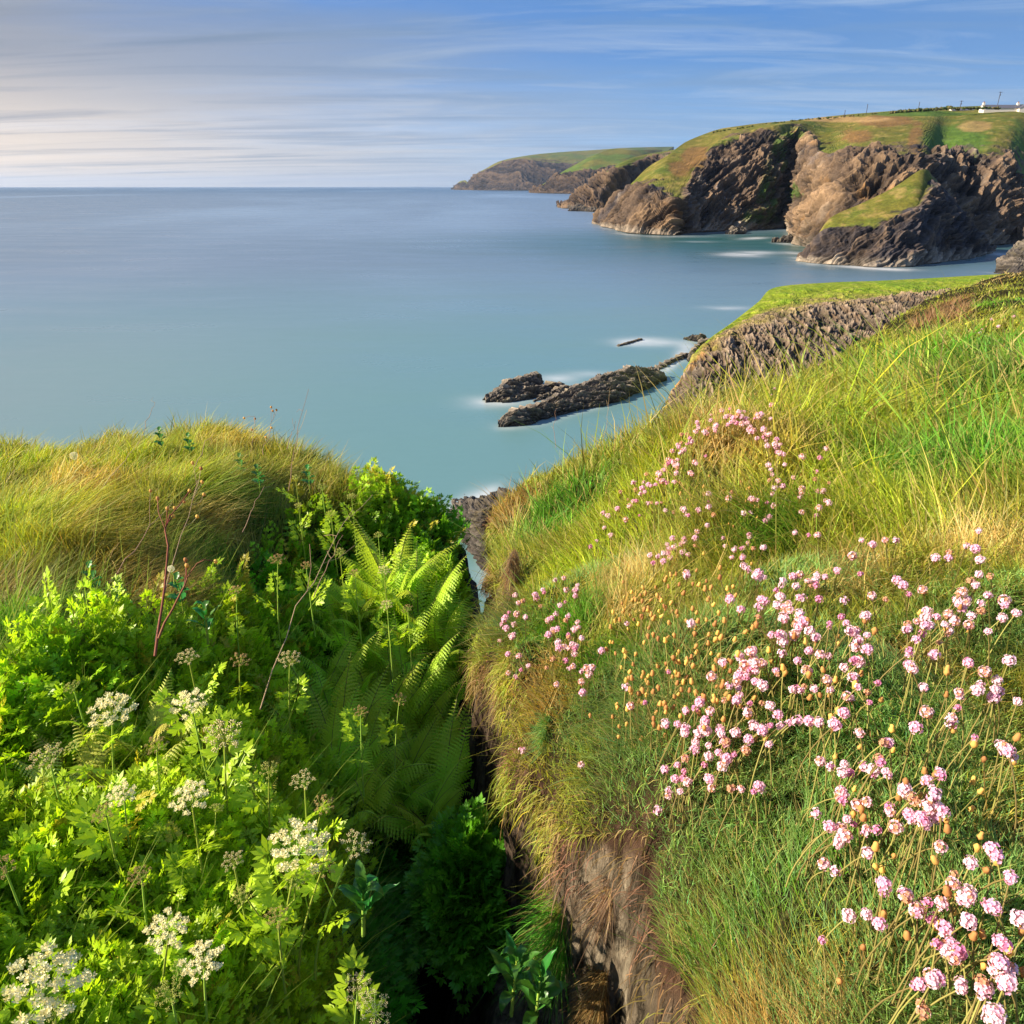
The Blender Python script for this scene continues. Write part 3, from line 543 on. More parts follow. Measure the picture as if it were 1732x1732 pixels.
def ZL(x, y):
    z = tps_eval(fitL, x, y) + tuss(x, y) * 1.3
    e = el(y) - x; z = z - .25 * np.exp(-np.clip(e, 0, None) / .12)
    return z - drop(x, y)
CPOS = []
def fl(x, y): return np.interp(y, flY, flZ) + .06 * fbm(np.stack([x, y], -1) / .2, 3, 9) - 0
def GZ(x, y):
    x = np.asarray(x, float); y = np.asarray(y, float); a, b = el(y), er(y)
    zf = fl(x, y); wl = np.clip((a + .12 - x) / .12, 0, 1); zl = ZL(np.minimum(x, a), y)
    z = np.where(x < a, zl, np.where(x > b, ZR(np.maximum(x, b), y), lerp(zf, zl, wl ** 1.5)))
    return np.maximum(z, -4)
def hit(u, v, h=0.0):
    """point on the view ray of photo pixel (u, v) that is h above the ground -> (head point, ground point)"""
    a = np.array(pdir(u, v)); ts = np.geomspace(.3, 40, 700); P = a[None] * ts[:, None]; P[:, 2] += CAMZ
    g = GZ(P[:, 0], P[:, 1]) + h; i = np.argmax(P[:, 2] < g)
    if P[i, 2] >= g[i]: return None, None
    if i > 0:
        f0 = P[i - 1, 2] - g[i - 1]; f1 = P[i, 2] - g[i]; q = f0 / (f0 - f1 + 1e-9); p = lerp(P[i - 1], P[i], q)
    else: p = P[i]
    return p, np.array((p[0], p[1], float(GZ(p[0], p[1]))))
for (cu, cv, r, h) in CUSH:
    q, gq = hit(cu, cv)
    if gq is not None: CPOS.append((gq[0], gq[1], r, h))
# terrain sheet, columns follow the gully so its walls are properly meshed
ys = np.concatenate([np.linspace(-6, 0, 30)[:-1], np.linspace(0, 2.3, 430)[:-1], np.linspace(2.3, 5, 160)[:-1], np.geomspace(5, 75, 150)])
am = np.concatenate([[0], np.geomspace(.012, 3, 150), np.geomspace(3.1, 70, 60)])
wallf = np.linspace(0, 1, 130)
rows = []
for y in ys:
    a, b = float(el(y)), float(er(y)); yy = np.full(len(am), y)
    xl = (a - am)[::-1]; L_ = np.stack([xl, yy, ZL(xl, yy)], -1)
    zl = float(ZL(a, y)); xf0 = a + .13; zf = float(fl(np.array(a), np.array(y)))
    s = np.linspace(0, 1, 12)[1:]; LW = np.stack([a + .13 * s, np.full(11, y), lerp(zl, zf, s ** .75)], -1)
    tw = float(np.interp(y, [0, .5, 1.3, 1.9], [.2, .24, .22, .10])); toe = max(b - tw, xf0 + .01)
    s = np.linspace(0, 1, 6)[1:-1]; FL = np.stack([lerp(xf0, toe, s), np.full(4, y), np.full(4, zf)], -1)
    zr = float(ZR(b, y)); s = wallf; xw = toe + (b - toe) * s ** .8 + .035 * np.sin(s * math.pi) ** 2 * (s > .5) ; WW = np.stack([xw, np.full(len(s), y), lerp(zf, zr, s)], -1)[:-1]
    xr = b + am; Rr = np.stack([xr, yy, ZR(xr, yy)], -1)
    rows.append(np.concatenate([L_, LW, FL, WW, Rr], 0))
TG = np.array(rows); nL = len(am); w0 = nL + 11 + 4; w1 = w0 + len(wallf) - 1
Pw = TG[:, w0:w1]
dn = ridged(Pw * np.array((5, 5, 1.3)), 4, 301) * .022 + fbm(Pw * np.array((16, 16, 3.)), 3, 305) * .009 + fbm(Pw * 2.2, 3, 307) * .05
dn += ridged(Pw * np.array((17, 17, 3.2)), 4, 302) * .010 + ridged(Pw * np.array((45, 45, 9)), 3, 303) * .004 - .03 * sstep(.45, .8, fbm(Pw * np.array((6, 6, 2.5)), 2, 309))
fw = np.sin(wallf[:-1] * math.pi)[None, :] ** .5; TG[:, w0:w1, 0] -= dn * fw * 1.3
# sea cliff below the turf: rough rock
dd_ = np.clip((TG[..., 1] - np.interp(TG[..., 0], ouX, ouY)) * .5, 0, 1)
TG[..., 2] += dd_ * ridged(TG / 2.5, 4, 311) * .5 * (TG[..., 2] > -1); TG[..., 2] = np.maximum(TG[..., 2], -3)
tcol = np.broadcast_to(np.array((.050, .046, .018)), TG.shape).copy()
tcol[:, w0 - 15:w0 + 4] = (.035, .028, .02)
soil = np.array((.43, .36, .26)); brown = np.array((.13, .075, .05))
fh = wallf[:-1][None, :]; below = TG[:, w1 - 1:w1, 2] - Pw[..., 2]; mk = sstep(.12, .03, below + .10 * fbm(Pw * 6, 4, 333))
sc2 = lerp(soil, np.array((.22, .175, .12)), np.clip(fbm(Pw * np.array((9, 9, 3.)), 4, 335) + .3, 0, 1)[..., None])
dk = np.maximum(sstep(.3, .62, ridged(Pw * np.array((7, 7, 1.1)), 3, 338)), sstep(.35, .7, ridged(Pw * np.array((26, 26, 4.5)), 3, 339)))[..., None]; sc2 = lerp(sc2, np.array((.10, .075, .05)), dk * .7)
sc2 = lerp(sc2, np.array((.085, .055, .04)), (sstep(.85, 1.25, Pw[..., 1] + .12 * fbm(Pw * 4, 3, 341)) * .85)[..., None])  # farther up the gully: root brown, with the wall's shade put into the colour
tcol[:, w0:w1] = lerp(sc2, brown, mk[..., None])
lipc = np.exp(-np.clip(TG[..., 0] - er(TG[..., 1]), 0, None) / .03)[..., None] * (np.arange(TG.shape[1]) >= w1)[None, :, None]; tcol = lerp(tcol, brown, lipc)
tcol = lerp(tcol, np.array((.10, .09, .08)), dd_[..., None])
M_ground = mat_vcol('turf_soil', rough=1, bump=.012, bscale=40, spec=.05, nscale=25, namp=.4)
nt = M_ground.node_tree; pb = next(n for n in nt.nodes if n.type == 'BSDF_PRINCIPLED'); tcn = N(nt, 'ShaderNodeTexCoord'); mp = N(nt, 'ShaderNodeMapping'); mp.inputs['Scale'].default_value = (30, 30, 6); nt.links.new(tcn.outputs['Object'], mp.inputs[0])
nz_ = N(nt, 'ShaderNodeTexNoise'); nz_.inputs['Scale'].default_value = 1; nz_.inputs['Detail'].default_value = 8; nz_.inputs['Roughness'].default_value = .7; nz_.inputs['Distortion'].default_value = .6; nt.links.new(mp.outputs[0], nz_.inputs['Vector'])
cr = ramp(nt, [(.40, .35), (.47, .85), (.62, 1.12)], nz_.outputs[0]); src = pb.inputs['Base Color'].links[0].from_socket; nt.links.new(mixc(nt, 1.0, src, cr, 'MULTIPLY'), pb.inputs['Base Color'])
b2 = N(nt, 'ShaderNodeBump'); b2.inputs['Distance'].default_value = .03; nt.links.new(cr, b2.inputs['Height']); nt.links.new(pb.inputs['Normal'].links[0].from_socket, b2.inputs['Normal']); nt.links.new(b2.outputs[0], pb.inputs['Normal'])
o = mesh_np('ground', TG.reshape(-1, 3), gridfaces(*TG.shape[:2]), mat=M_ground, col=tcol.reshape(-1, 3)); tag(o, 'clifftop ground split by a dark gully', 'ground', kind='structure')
# ================================================================== GRASS
M_grass = mat_leaf('grass_blades', trans=.38, rough=.55, spec=.3)
def ribbons(root, d0, bend, L, W, col, tipcol=None, segs=3, side=None):
    """n curved tapering blades; d0 start direction, bend = vector added with t^2"""
    n = len(root); t = np.linspace(0, 1, segs + 1)
    P = root[:, None] + d0[:, None] * (L[:, None] * t)[..., None] + bend[:, None] * (L[:, None] * t ** 2)[..., None]
    if side is None:
        a = rng.uniform(0, 2 * math.pi, n); side = np.stack([np.cos(a), np.sin(a), 0 * a], -1)
    wv = W[:, None] * (1 - t[None] ** 1.6) * .5
    Lf = P[:, :-1] - side[:, None] * wv[:, :-1, None]; Rt = P[:, :-1] + side[:, None] * wv[:, :-1, None]
    V = np.concatenate([np.stack([Lf, Rt], 2).reshape(n, -1, 3), P[:, -1:]], 1); m = 2 * segs + 1
    base = (np.arange(n) * m)[:, None]
    q = np.array([[2 * i, 2 * i + 1, 2 * i + 3, 2 * i + 2] for i in range(segs - 1)]); tr = np.array([[2 * segs - 2, 2 * segs - 1, 2 * segs]])
    F4 = (base[..., None] + q[None]).reshape(-1, 4); F3 = (base[..., None] + tr[None]).reshape(-1, 3)
    if tipcol is None: tipcol = col
    tt = np.concatenate([np.repeat(t[:-1], 2), [1.0]]); C = lerp(col[:, None], tipcol[:, None], tt[None, :, None] ** 1.5)
    return V.reshape(-1, 3), F4, F3, C.reshape(-1, 3)
class Acc:
    def __init__(s): s.V = []; s.F4 = []; s.F3 = []; s.C = []; s.n = 0
    def add(s, V, F4, F3, C):
        s.V.append(V); s.C.append(C)
        if F4 is not None and len(F4): s.F4.append(F4 + s.n)
        if F3 is not None and len(F3): s.F3.append(F3 + s.n)
        s.n += len(V)
    def build(s, name, mat, smooth=True, link=True, mats=None, mi=None):
        return mesh_np(name, np.concatenate(s.V), np.concatenate(s.F4) if s.F4 else None, np.concatenate(s.F3) if s.F3 else None, mat=mat, col=np.concatenate(s.C), smooth=smooth, link=link, mats=mats, mi=mi)
def polar(n, r0, r1, t0, t1):
    r = np.exp(rng.uniform(math.log(r0), math.log(r1), n)); th = rng.uniform(R(t0), R(t1), n); return r * np.sin(th), r * np.cos(th)
# ground-cover patches, by where they lie on the bank: (u, v, radius_px, kind)
LIME = np.array((.36, .46, .022)); LUSH = np.array((.075, .29, .012)); STRAW = np.array((.60, .44, .17)); OLIVE = np.array((.29, .33, .035)); DEEP = np.array((.045, .18, .012)); RUST = np.array((.42, .26, .08)); GREY = np.array((.19, .36, .09)); GOLD = np.array((.50, .43, .06))
PATR = [(1600,640,90,LUSH),(1640,520,60,LUSH),(1500,640,60,LUSH),(1690,780,80,LUSH),(1700,680,50,DEEP),(1590,760,60,LUSH),(1560,520,50,LIME),(1700,600,40,LUSH),(1600,480,60,STRAW),(1700,465,60,STRAW),(1500,600,45,LIME),
 (1400,640,60,LIME),(1350,700,60,OLIVE),(1450,740,70,LIME),(1400,820,60,LIME),(1500,820,60,LUSH),(1520,900,60,LIME),(1680,900,60,OLIVE),(1640,940,50,STRAW),(1240,760,40,STRAW),(1200,730,30,STRAW),(1280,840,50,OLIVE),(1300,790,40,GOLD),(1150,870,45,OLIVE),
 (1050,760,60,LIME),(950,770,40,LIME),(900,800,30,GOLD),(860,860,30,RUST),(960,860,45,LUSH),(940,890,40,LUSH),(1050,850,50,LIME),(1100,900,50,LIME),(850,900,25,STRAW),(900,940,40,OLIVE),(1000,940,50,LIME),(1060,990,45,STRAW),(1050,1040,25,STRAW),(1000,980,30,GOLD),(940,1000,30,OLIVE),
 (880,1060,30,GREY),(850,1120,30,OLIVE),(960,1060,50,LUSH),(900,1160,30,RUST),(950,1180,30,RUST),(930,1120,25,STRAW),(1010,1130,40,LUSH),(1000,1200,30,GREY),(1420,990,35,STRAW),(1450,960,30,STRAW),(1330,900,45,LUSH),(1400,910,40,OLIVE),(1150,1010,50,OLIVE),
 (1100,1120,60,GREY),(1150,1200,60,GREY),(1080,1250,40,GREY),(1250,1100,60,OLIVE),(1120,1350,50,GREY),(1180,1420,60,GREY),(1330,1300,70,GREY),(1250,1430,50,LUSH),(1450,1150,60,GREY),(1400,1050,50,OLIVE),(1550,1120,40,RUST),(1500,1200,60,LUSH),(1560,1240,40,DEEP),
 (1650,1080,60,GREY),(1700,1200,60,OLIVE),(1640,1250,50,GREY),(1700,1330,60,GOLD),(1550,1350,60,LUSH),(1450,1300,60,LUSH),(1230,1500,40,RUST),(1300,1500,70,LUSH),(1250,1570,60,LUSH),(1400,1480,60,LUSH),(1350,1600,60,OLIVE),(1450,1580,60,GOLD),(1440,1660,50,STRAW),(1300,1680,60,RUST),(1230,1660,40,OLIVE),(1380,1710,50,STRAW),(1520,1720,50,LUSH),(1600,1650,70,GREY),(1620,1500,60,GREY),(1700,1560,60,LUSH),(1540,1540,50,GREY),(1480,1440,40,LUSH),(1690,1420,40,RUST),(1700,1700,50,GREY),
 (1560,500,28,STRAW),(1330,640,40,GOLD),(1250,690,40,LIME),(1470,600,40,LIME)]
BRX = (.30, .13, .085)
PATL = [(100,770,60,LIME),(220,750,60,OLIVE),(340,730,50,OLIVE),(30,800,50,LIME),(60,870,60,LIME),(150,830,40,STRAW),(210,830,30,GOLD),(90,900,40,GOLD),(200,900,60,OLIVE),(60,960,60,LIME),(150,960,60,GOLD),(280,860,50,OLIVE),(340,900,40,STRAW),(400,800,50,OLIVE),(470,790,50,OLIVE),(520,800,40,OLIVE),(400,760,40,GOLD),(250,800,60,LIME),
 (100,1030,60,LUSH),(200,1020,50,RUST),(260,980,50,OLIVE),(50,1080,60,LUSH),(30,1030,40,STRAW),(180,1090,50,DEEP),(330,960,50,LUSH),(300,830,50,LIME),(380,860,40,LUSH),(0,900,60,LIME)]
def patches(PL):
    o_ = []
    for (u, v, r, c) in PL:
        q, g = hit(u, v)
        if g is None: continue
        d = toPix(q)[2]; o_.append((g[0], g[1], r / F * d * 1.15, c))
    return o_
WR, WL_ = patches(PATR), patches(PATL)
def patch_col(x, y, W_, base):
    num = np.zeros((len(x), 3)) + base * .05; den_ = np.full(len(x), .05)
    for (cx, cy, r, c) in W_:
        w_ = np.exp(-((x - cx) ** 2 + (y - cy) ** 2) / r ** 2 * 1.3); num += w_[:, None] * c; den_ += w_
    return num / den_[:, None]
def iscush(x, y):
    w_ = np.zeros(len(x))
    for (cx, cy, r, h) in CPOS: w_ = np.maximum(w_, np.exp(-((x - cx) ** 2 + (y - cy) ** 2) / r ** 2 * 1.0))
    return w_
def inveg(x, y):      # left bank: 1 where herbs and ferns grow instead of grass
    nz = .16 * fbm(np.stack([x, y], -1) / .5, 3, 71)
    xb = np.interp(y, [0, 1.5, 2.2, 2.75, 3.3, 5], [-1.15, -1.15, -1.05, -1.0, -.72, -.6]); m = sstep(-.12, .1, x - xb + nz); m = np.maximum(m, sstep(1.55, 1.35, y + nz + .10 * (x + 1))); return m
def colvar(c, x, y, amt=.3, sd=5):
    n1 = fbm(np.stack([x, y], -1) / .12, 3, sd); n2 = rng.normal(0, .26, len(x)); k = np.exp(n1 * amt * 1.8 + n2)
    c = c * k[:, None]; h = rng.normal(0, .14, len(x)); c = c * np.stack([1 + h, 1 + 0 * h, 1 - h], -1)
    s = rng.random(len(x)); dry = (s < .10)[:, None]; c = np.where(dry, lerp(c, STRAW, .75), c); red = ((s > .10) & (s < .125))[:, None]; return np.clip(np.where(red, RUST, c), .004, .8)
def grow(acc, x, y, z, c, L, W, leanv, seed, up=1.0, jit=.35, curl=.5, segs=3):
    n = len(x); P = np.stack([x, y], -1)
    cl = np.stack([fbm(P / .22, 2, seed), fbm(P / .22, 2, seed + 9), 0 * x], -1) * 1.3
    d0 = leanv * .4 + cl * .3 + rng.normal(0, jit, (n, 3)) * np.array((1, 1, .25)); d0[:, 2] = up if np.isscalar(up) else up
    d0 /= np.linalg.norm(d0, axis=-1, keepdims=True)
    bend = leanv * curl + cl * .5 + rng.normal(0, .22, (n, 3)); bend[:, 2] = -np.abs(rng.normal(.35, .2, n)) * (curl + .3)
    tip = lerp(c, STRAW, rng.uniform(0, .35, n)[:, None])
    acc.add(*ribbons(np.stack([x, y, z], -1), d0, bend, L, W, c, tip, segs))
# ---- right bank turf
A = Acc()
x, y = polar(560000, .28, 16, -32, 62); k = (x > er(y)) & (y - np.interp(x, ouX, ouY) < .9); x, y = x[k], y[k]
r = np.hypot(x, y); cw = iscush(x, y)
tall = sstep(.1, .6, fbm(np.stack([x, y], -1) / .45, 3, 51)) ; urp, vrp, drp = toPix(np.stack([x, y, GZ(x, y)], -1))
lush = 1.15 * np.exp(-(((x - 1.9) / 1.1) ** 2 + ((y - 3.2) / 1.8) ** 2))
z = ZR(x, y) - .01
L = (.05 + .06 * rng.random(len(x)) ** 2 + .05 * tall + .14 * lush) * np.clip(r / 1.4, .75, 1.15) * (1 - .55 * cw) * np.clip(.65 + r * .16, .6, 1) * (1 - .4 * sstep(3.2, 4.5, r) * (1 - np.clip(lush, 0, 1))) * (1 + 1.2 * (rng.random(len(x)) < .04))
e = x - er(y); lip = sstep(.07, .0, e)
W = .0021 * np.clip(r / 1.35, .62, 4) * (1 + .7 * lush) * rng.uniform(.7, 1.4, len(x)) * (1 - .3 * cw)
lean = np.stack([.08 - .22 * np.exp(-e / .25) + .25 * sstep(1.5, .6, y) * -1, -.25 * sstep(2.2, .8, y) + .10, 0 * x], -1)
c = colvar(patch_col(x, y, WR, OLIVE), x, y)
far_br = sstep(1520, 1550, urp) * sstep(1655, 1630, urp) * sstep(6.5, 7.5, r) * sstep(11.5, 10.5, r); c = lerp(c, np.array(BRX), (far_br * .85)[:, None])
grow(A, x, y, z, c, L * (1 + far_br * 1.2), W, lean, 61, up=lerp(1.0, .7, lip), curl=.5, jit=.45)
# short dense cushion needles of thrift
x, y = polar(230000, .3, 3.2, -20, 60); w_ = iscush(x, y) + .55 * (fbm(np.stack([x, y], -1) / .25, 2, 88) > .12); k = (x > er(y)) & (rng.random(len(x)) < w_); x, y = x[k], y[k]; r = np.hypot(x, y)
c = colvar(np.broadcast_to(GREY * 1.15, (len(x), 3)).copy(), x, y, .25, 8); grow(A, x, y, ZR(x, y), c, np.full(len(x), .035) * rng.uniform(.6, 1.3, len(x)), .0017 * np.clip(r, .7, 3), np.zeros((len(x), 3)), 66, jit=.6, curl=.1, segs=2)
# hanging turf over the lip and tufts down the wall
def on_wall(n, yr, fr):
    j = rng.integers(0, len(ys), n); m = (ys[j] > yr[0]) & (ys[j] < yr[1]); j = j[m]; i = (w0 + (fr[0] + (fr[1] - fr[0]) * rng.random(len(j))) * (w1 - w0 - 1)).astype(int)
    P = TG[j, i]; return P + rng.normal(0, .01, P.shape)
P = on_wall(45000, (.2, 4.2), (.90, 1.0)); P = P[rng.random(len(P)) < sstep(.8, 1.5, P[:, 1]) * .7 + .10]; n = len(P); nzl = fbm(P * 4, 3, 402); k = rng.random(n) < np.clip(.25 + nzl * 1.8, .04, 1) ; P = P[k]; n = len(P)
rc = np.linalg.norm(P - np.array((0, 0, CAMZ)), axis=-1); dead = np.clip(.55 + 1.4 * fbm(P * 3.5, 3, 405), 0, 1)[:, None]
c = lerp(colvar(np.broadcast_to(OLIVE, (n, 3)).copy(), P[:, 0], P[:, 1]), np.array((.28, .14, .09)) * rng.uniform(.4, 1.4, (n, 1)), dead)
d0 = np.stack([rng.normal(-.75, .3, n), rng.normal(-.1, .35, n), rng.normal(.0, .35, n)], -1); bend = np.stack([rng.normal(.25, .25, n), rng.normal(-.05, .3, n), rng.normal(-1.1, .3, n)], -1)
A.add(*ribbons(P, d0, bend, rng.uniform(.015, .06, n), .0018 * np.clip(rc / 1.3, .7, 3), c, c * 1.1, 3))
n = 22000; y = rng.uniform(.15, 3.6, n); y = y[(rng.random(n) < sstep(.8, 1.5, y) * .6 + .08)]; n = len(y); x = er(y) + rng.normal(.006, .014, n); z = ZR(np.maximum(x, er(y)), y) + .0; k = rng.random(n) < np.clip(.6 + 1.2 * fbm(np.stack([x, y], -1) * 5, 3, 431), .1, 1); x, y, z = x[k], y[k], z[k]; n = len(x); rc = np.hypot(x, y) + .6
P = np.stack([x, y, z], -1); rd = np.clip(.55 + 1.6 * fbm(P * 4, 3, 433), 0, 1)[:, None]; c = lerp(colvar(np.broadcast_to(OLIVE, (n, 3)).copy(), x, y), np.array((.30, .14, .085)) * rng.uniform(.5, 1.4, (n, 1)), rd)
A.add(*ribbons(P, np.stack([rng.normal(-.45, .3, n), rng.normal(-.1, .45, n), rng.normal(.15, .3, n)], -1), np.stack([rng.normal(.15, .3, n), rng.normal(0, .35, n), rng.normal(-1.1, .35, n)], -1), rng.uniform(.02, .06, n), .0019 * np.clip(rc / 1.5, .7, 2.5), c, None, 3))
# green tussock on the wall (below the overhang) and a drooping dead one beside it
def tussock(u, v, d, rad, nb, colr, Lr, droop, lean=(-.5, -.2)):
    P0 = pd(u, v, d); n = nb; rr_ = rad * np.sqrt(rng.random(n)); a = rng.uniform(0, 6.28, n); P = P0 + np.stack([0.25 * rr_ * np.cos(a) + .03, rr_ * np.cos(a), rr_ * np.sin(a) * 1.2], -1)
    d0 = np.stack([rng.normal(lean[0], .3, n), rng.normal(lean[1], .35, n), rng.normal(.45, .3, n)], -1); b_ = np.stack([rng.normal(-.1, .25, n), rng.normal(-.2, .3, n), rng.normal(-droop, .3, n)], -1)
    c = colvar(np.broadcast_to(np.asarray(colr), (n, 3)).copy(), P[:, 0], P[:, 1], .2); A.add(*ribbons(P, d0, b_, rng.uniform(*Lr, n), np.full(n, .0019), c, None, 3))
tussock(955, 1510, 1.54, .06, 2200, OLIVE * .55, (.04, .10), .9); tussock(935, 1570, 1.52, .06, 1600, LUSH, (.06, .13), .8)
tussock(1015, 1500, 1.36, .045, 2600, (.30, .20, .13), (.02, .07), 1.0); tussock(1000, 1670, 1.42, .05, 1600, RUST * .6, (.03, .08), 1.0)
tussock(905, 1240, 1.6, .03, 1200, GREY, (.02, .05), .3)
tussock(855, 965, 2.75, .07, 1500, (.22, .14, .08), (.03, .09), 1.2, (-.1, -.3)); tussock(850, 1030, 2.35, .06, 1500, (.22, .14, .08), (.03, .09), 1.1, (-.1, -.3))
o = A.build('grass', M_grass); tag(o, 'yellow green clifftop grass and thrift cushions on the right bank', 'grass', kind='stuff')
# ---- left mound
A = Acc()
x, y = polar(330000, .8, 8.5, -66, -4); k = (x < el(y)) & (y - np.interp(x, ouX, ouY) < .8); x, y = x[k], y[k]; iv = inveg(x, y); k = rng.random(len(x)) > iv * .93; x, y, iv = x[k], y[k], iv[k]
r = np.hypot(x, y); z = ZL(x, y) - .01; L = (.11 + .09 * rng.random(len(x))) * (1 + .35 * sstep(0, .5, fbm(np.stack([x, y], -1) / .4, 2, 75)))
W = .0017 * np.clip(r / 1.5, .8, 4) * rng.uniform(.7, 1.4, len(x)); lean = np.stack([.38 + 0 * x, .1 + 0 * x, 0 * x], -1)
c = colvar(patch_col(x, y, WL_, OLIVE), x, y); c = lerp(c, LUSH * .8, (iv * .8)[:, None]); grow(A, x, y, z, c, L, W, lean, 81, curl=.75, jit=.22)
# grass wisps among the herbs in the gully
x, y = polar(26000, .6, 4, -30, 0); k = (x < er(y) - .02) & (x > el(y) - .6); x, y = x[k], y[k]
o = A.build('grass', M_grass); tag(o, 'long windswept grass over the left mound', 'grass', kind='stuff')
FERNS = [(660,905,3.05,1.0,0,'fern rising highest against the sea left of the gully mouth'),(700,930,2.95,1.0,0,'fern with broad fronds just right of the highest skyline fern'),(745,925,2.95,.9,0,'fern at the right end of the skyline row beside the grey rock'),(620,930,3.0,.8,0,'fern at the left end of the skyline row'),(790,990,2.75,.8,0,'fern leaning into the mouth of the gully'),
 (680,1010,2.7,1.0,0,'fern standing directly below the highest skyline fern'),(740,1030,2.6,1.0,0,'tall fern in front of the gully mouth'),(790,1075,2.45,.9,0,'fern on the lip above the dark gully'),(620,1060,2.5,1.0,0,'fern below the reddish seedy umbels in mid bank'),(560,1100,2.4,1.0,0,'curled fern in the middle of the left bank'),
 (590,1160,2.2,.9,0,'fern beside the dense dark leaves of mid bank'),(660,1120,2.35,1.05,0,'largest fern in the shade of mid bank'),(720,1130,2.3,.95,0,'fern right of the largest shaded fern'),(520,1060,2.55,.85,0,'fern at the foot of the grassy mound by the dry stalks'),(770,1160,2.15,.75,0,'dark fern drooping over the gully edge'),(560,1220,1.95,.8,0,'low fern in the shade above the white umbels'),
 (690,1210,2.1,.75,0,'small shaded fern low on the gully side'),(640,985,2.8,.9,0,'fern between the skyline row and the mid bank ferns'),(575,1000,2.8,.7,0,'small fern near the pale umbels below the mound'),(760,980,2.8,.8,0,'narrow fern close under the skyline row'),
 (225,1215,1.75,.95,1,'tall yellow green fern with two curling tips, sunlit'),(60,1250,1.55,.8,1,'yellow fern at the left edge with drooping tips'),(120,1240,1.6,.75,1,'yellow fern between the left edge and the tall curling fern'),(10,1290,1.5,.8,1,'yellow fern cut by the left edge of the bank'),(180,1270,1.6,.8,1,'yellow green fern just left of the cream umbel'),(395,1290,1.6,.65,1,'small golden fern with hooked fronds by a cream umbel'),(330,1230,1.75,.6,1,'short fern in sun between two cream umbels')]
_rf = random.Random(77)
for _k in range(26):
    _u = _rf.uniform(535, 770); _v = _rf.uniform(900, 1200)
    if _u > 800 - (_v - 950) * .25: continue
    FERNS.append((_u, _v, np.interp(_v, [880, 960, 1100, 1200], [3.1, 2.8, 2.35, 2.1]), _rf.uniform(.7, 1.0), 0, None))
_ex = [i for i, f_ in enumerate(FERNS) if f_[5] is None]; _or = 'first second third fourth fifth sixth seventh eighth ninth tenth eleventh twelfth thirteenth fourteenth'.split()
for _row, (_lo, _hi) in (('back', (0, 1000)), ('middle', (1000, 1100)), ('front', (1100, 2000))):
    for _n, _i in enumerate(sorted([i for i in _ex if _lo <= FERNS[i][1] < _hi], key=lambda i: FERNS[i][0])): FERNS[_i] = FERNS[_i][:5] + ('plain green fern, %s from the left in the %s of the shaded fern bed' % (_or[_n], _row),)
for _k, _f in enumerate(FERNS):
    if _f[4]: FERNS[_k] = _f[:3] + (_f[3] * .78,) + _f[4:]
# ================================================================== HERB FOLIAGE (divided leaves, uncountable)
def leaf_proto(seed, pairs=4):
    """a pinnate leaf with lobed leaflets: local +Y along the leaf, +Z up, unit length"""
    rg = np.random.default_rng(seed); V = []; F4 = []
    def quad(p, d, n_, ln, wd):
        d = np.array(d); s = np.cross(d, n_); s /= np.linalg.norm(s) + 1e-9; p = np.array(p); k = len(V)
        V.extend([p, p + d * ln * .6 + s * wd, p + d * ln, p + d * ln * .6 - s * wd]); F4.append((k, k + 1, k + 2, k + 3))
    def leaflet(p, ang, size, droop):
        for a, s in ((0, 1.15), (.5, .9), (-.5, .9), (1.0, .62), (-1.0, .62)):
            t = ang + a + rg.normal(0, .1); d = (math.sin(t), math.cos(t), -droop + rg.normal(0, .18)); d = np.array(d) / np.linalg.norm(d)
            q = np.array(p) + np.array((math.sin(ang), math.cos(ang), 0)) * size * .12
            quad(q, d, (rg.normal(0, .25), rg.normal(0, .25), 1), size * s, size * s * .17)
    k = len(V); V.extend([np.array((-.012, -.15, 0)), np.array((.012, -.15, 0)), np.array((.006, .8, .06)), np.array((-.006, .8, .06))]); F4.append((k, k + 1, k + 2, k + 3))
    for i in range(pairs):
        t = .18 + .62 * i / (pairs - 1); sz = .30 * (1 - .45 * t) ; y = t; z = .10 * math.sin(t * 2.4)
        for sg in (-1, 1):
            ln = sz * .55; a = sg * (1.15 - .3 * t); leaflet((math.sin(a) * ln * .5, y + math.cos(a) * ln * .4, z), a, sz, .15)
            if i < 2: leaflet((math.sin(a) * ln * 1.5, y + math.cos(a) * ln * 1.2, z - .02), a, sz * .8, .25)
    leaflet((0, .80, .07), 0, .27, .1)
    return np.array(V), np.array(F4)
PROT = [leaf_proto(s, p) for s, p in ((1, 4), (2, 3), (3, 4), (4, 5))]
def frames(dirv, upv):
    y = dirv / np.linalg.norm(dirv, axis=-1, keepdims=True); x = np.cross(y, upv); x /= np.linalg.norm(x, axis=-1, keepdims=True) + 1e-9; z = np.cross(x, y); return np.stack([x, y, z], 1)
def scatter_leaves(acc, P, D, S, c, protos=PROT):
    n = len(P); up = rng.normal(0, .35, (n, 3)) + np.array((-.25, -.1, 1.0)); M = frames(D, up); w_ = rng.integers(0, len(protos), n)
    for i, (V, Fq) in enumerate(protos):
        m = w_ == i; k = m.sum()
        if not k: continue
        W_ = np.einsum('vj,njk->nvk', V, M[m] * S[m][:, None, None]) + P[m][:, None]
        F4 = (np.arange(k) * len(V))[:, None, None] + Fq[None]; C = np.repeat(c[m], len(V), 0) * np.tile(1 + .12 * np.sin(np.arange(len(V)) * 1.7), k)[:, None]
        acc.add(W_.reshape(-1, 3), F4.reshape(-1, 4), None, C)
M_herb = mat_leaf('herb_leaves', trans=.42, rough=.42, spec=.35)
HB = np.array((.42, .60, .022)); HG = np.array((.10, .38, .018)); HY = np.array((.58, .52, .05))
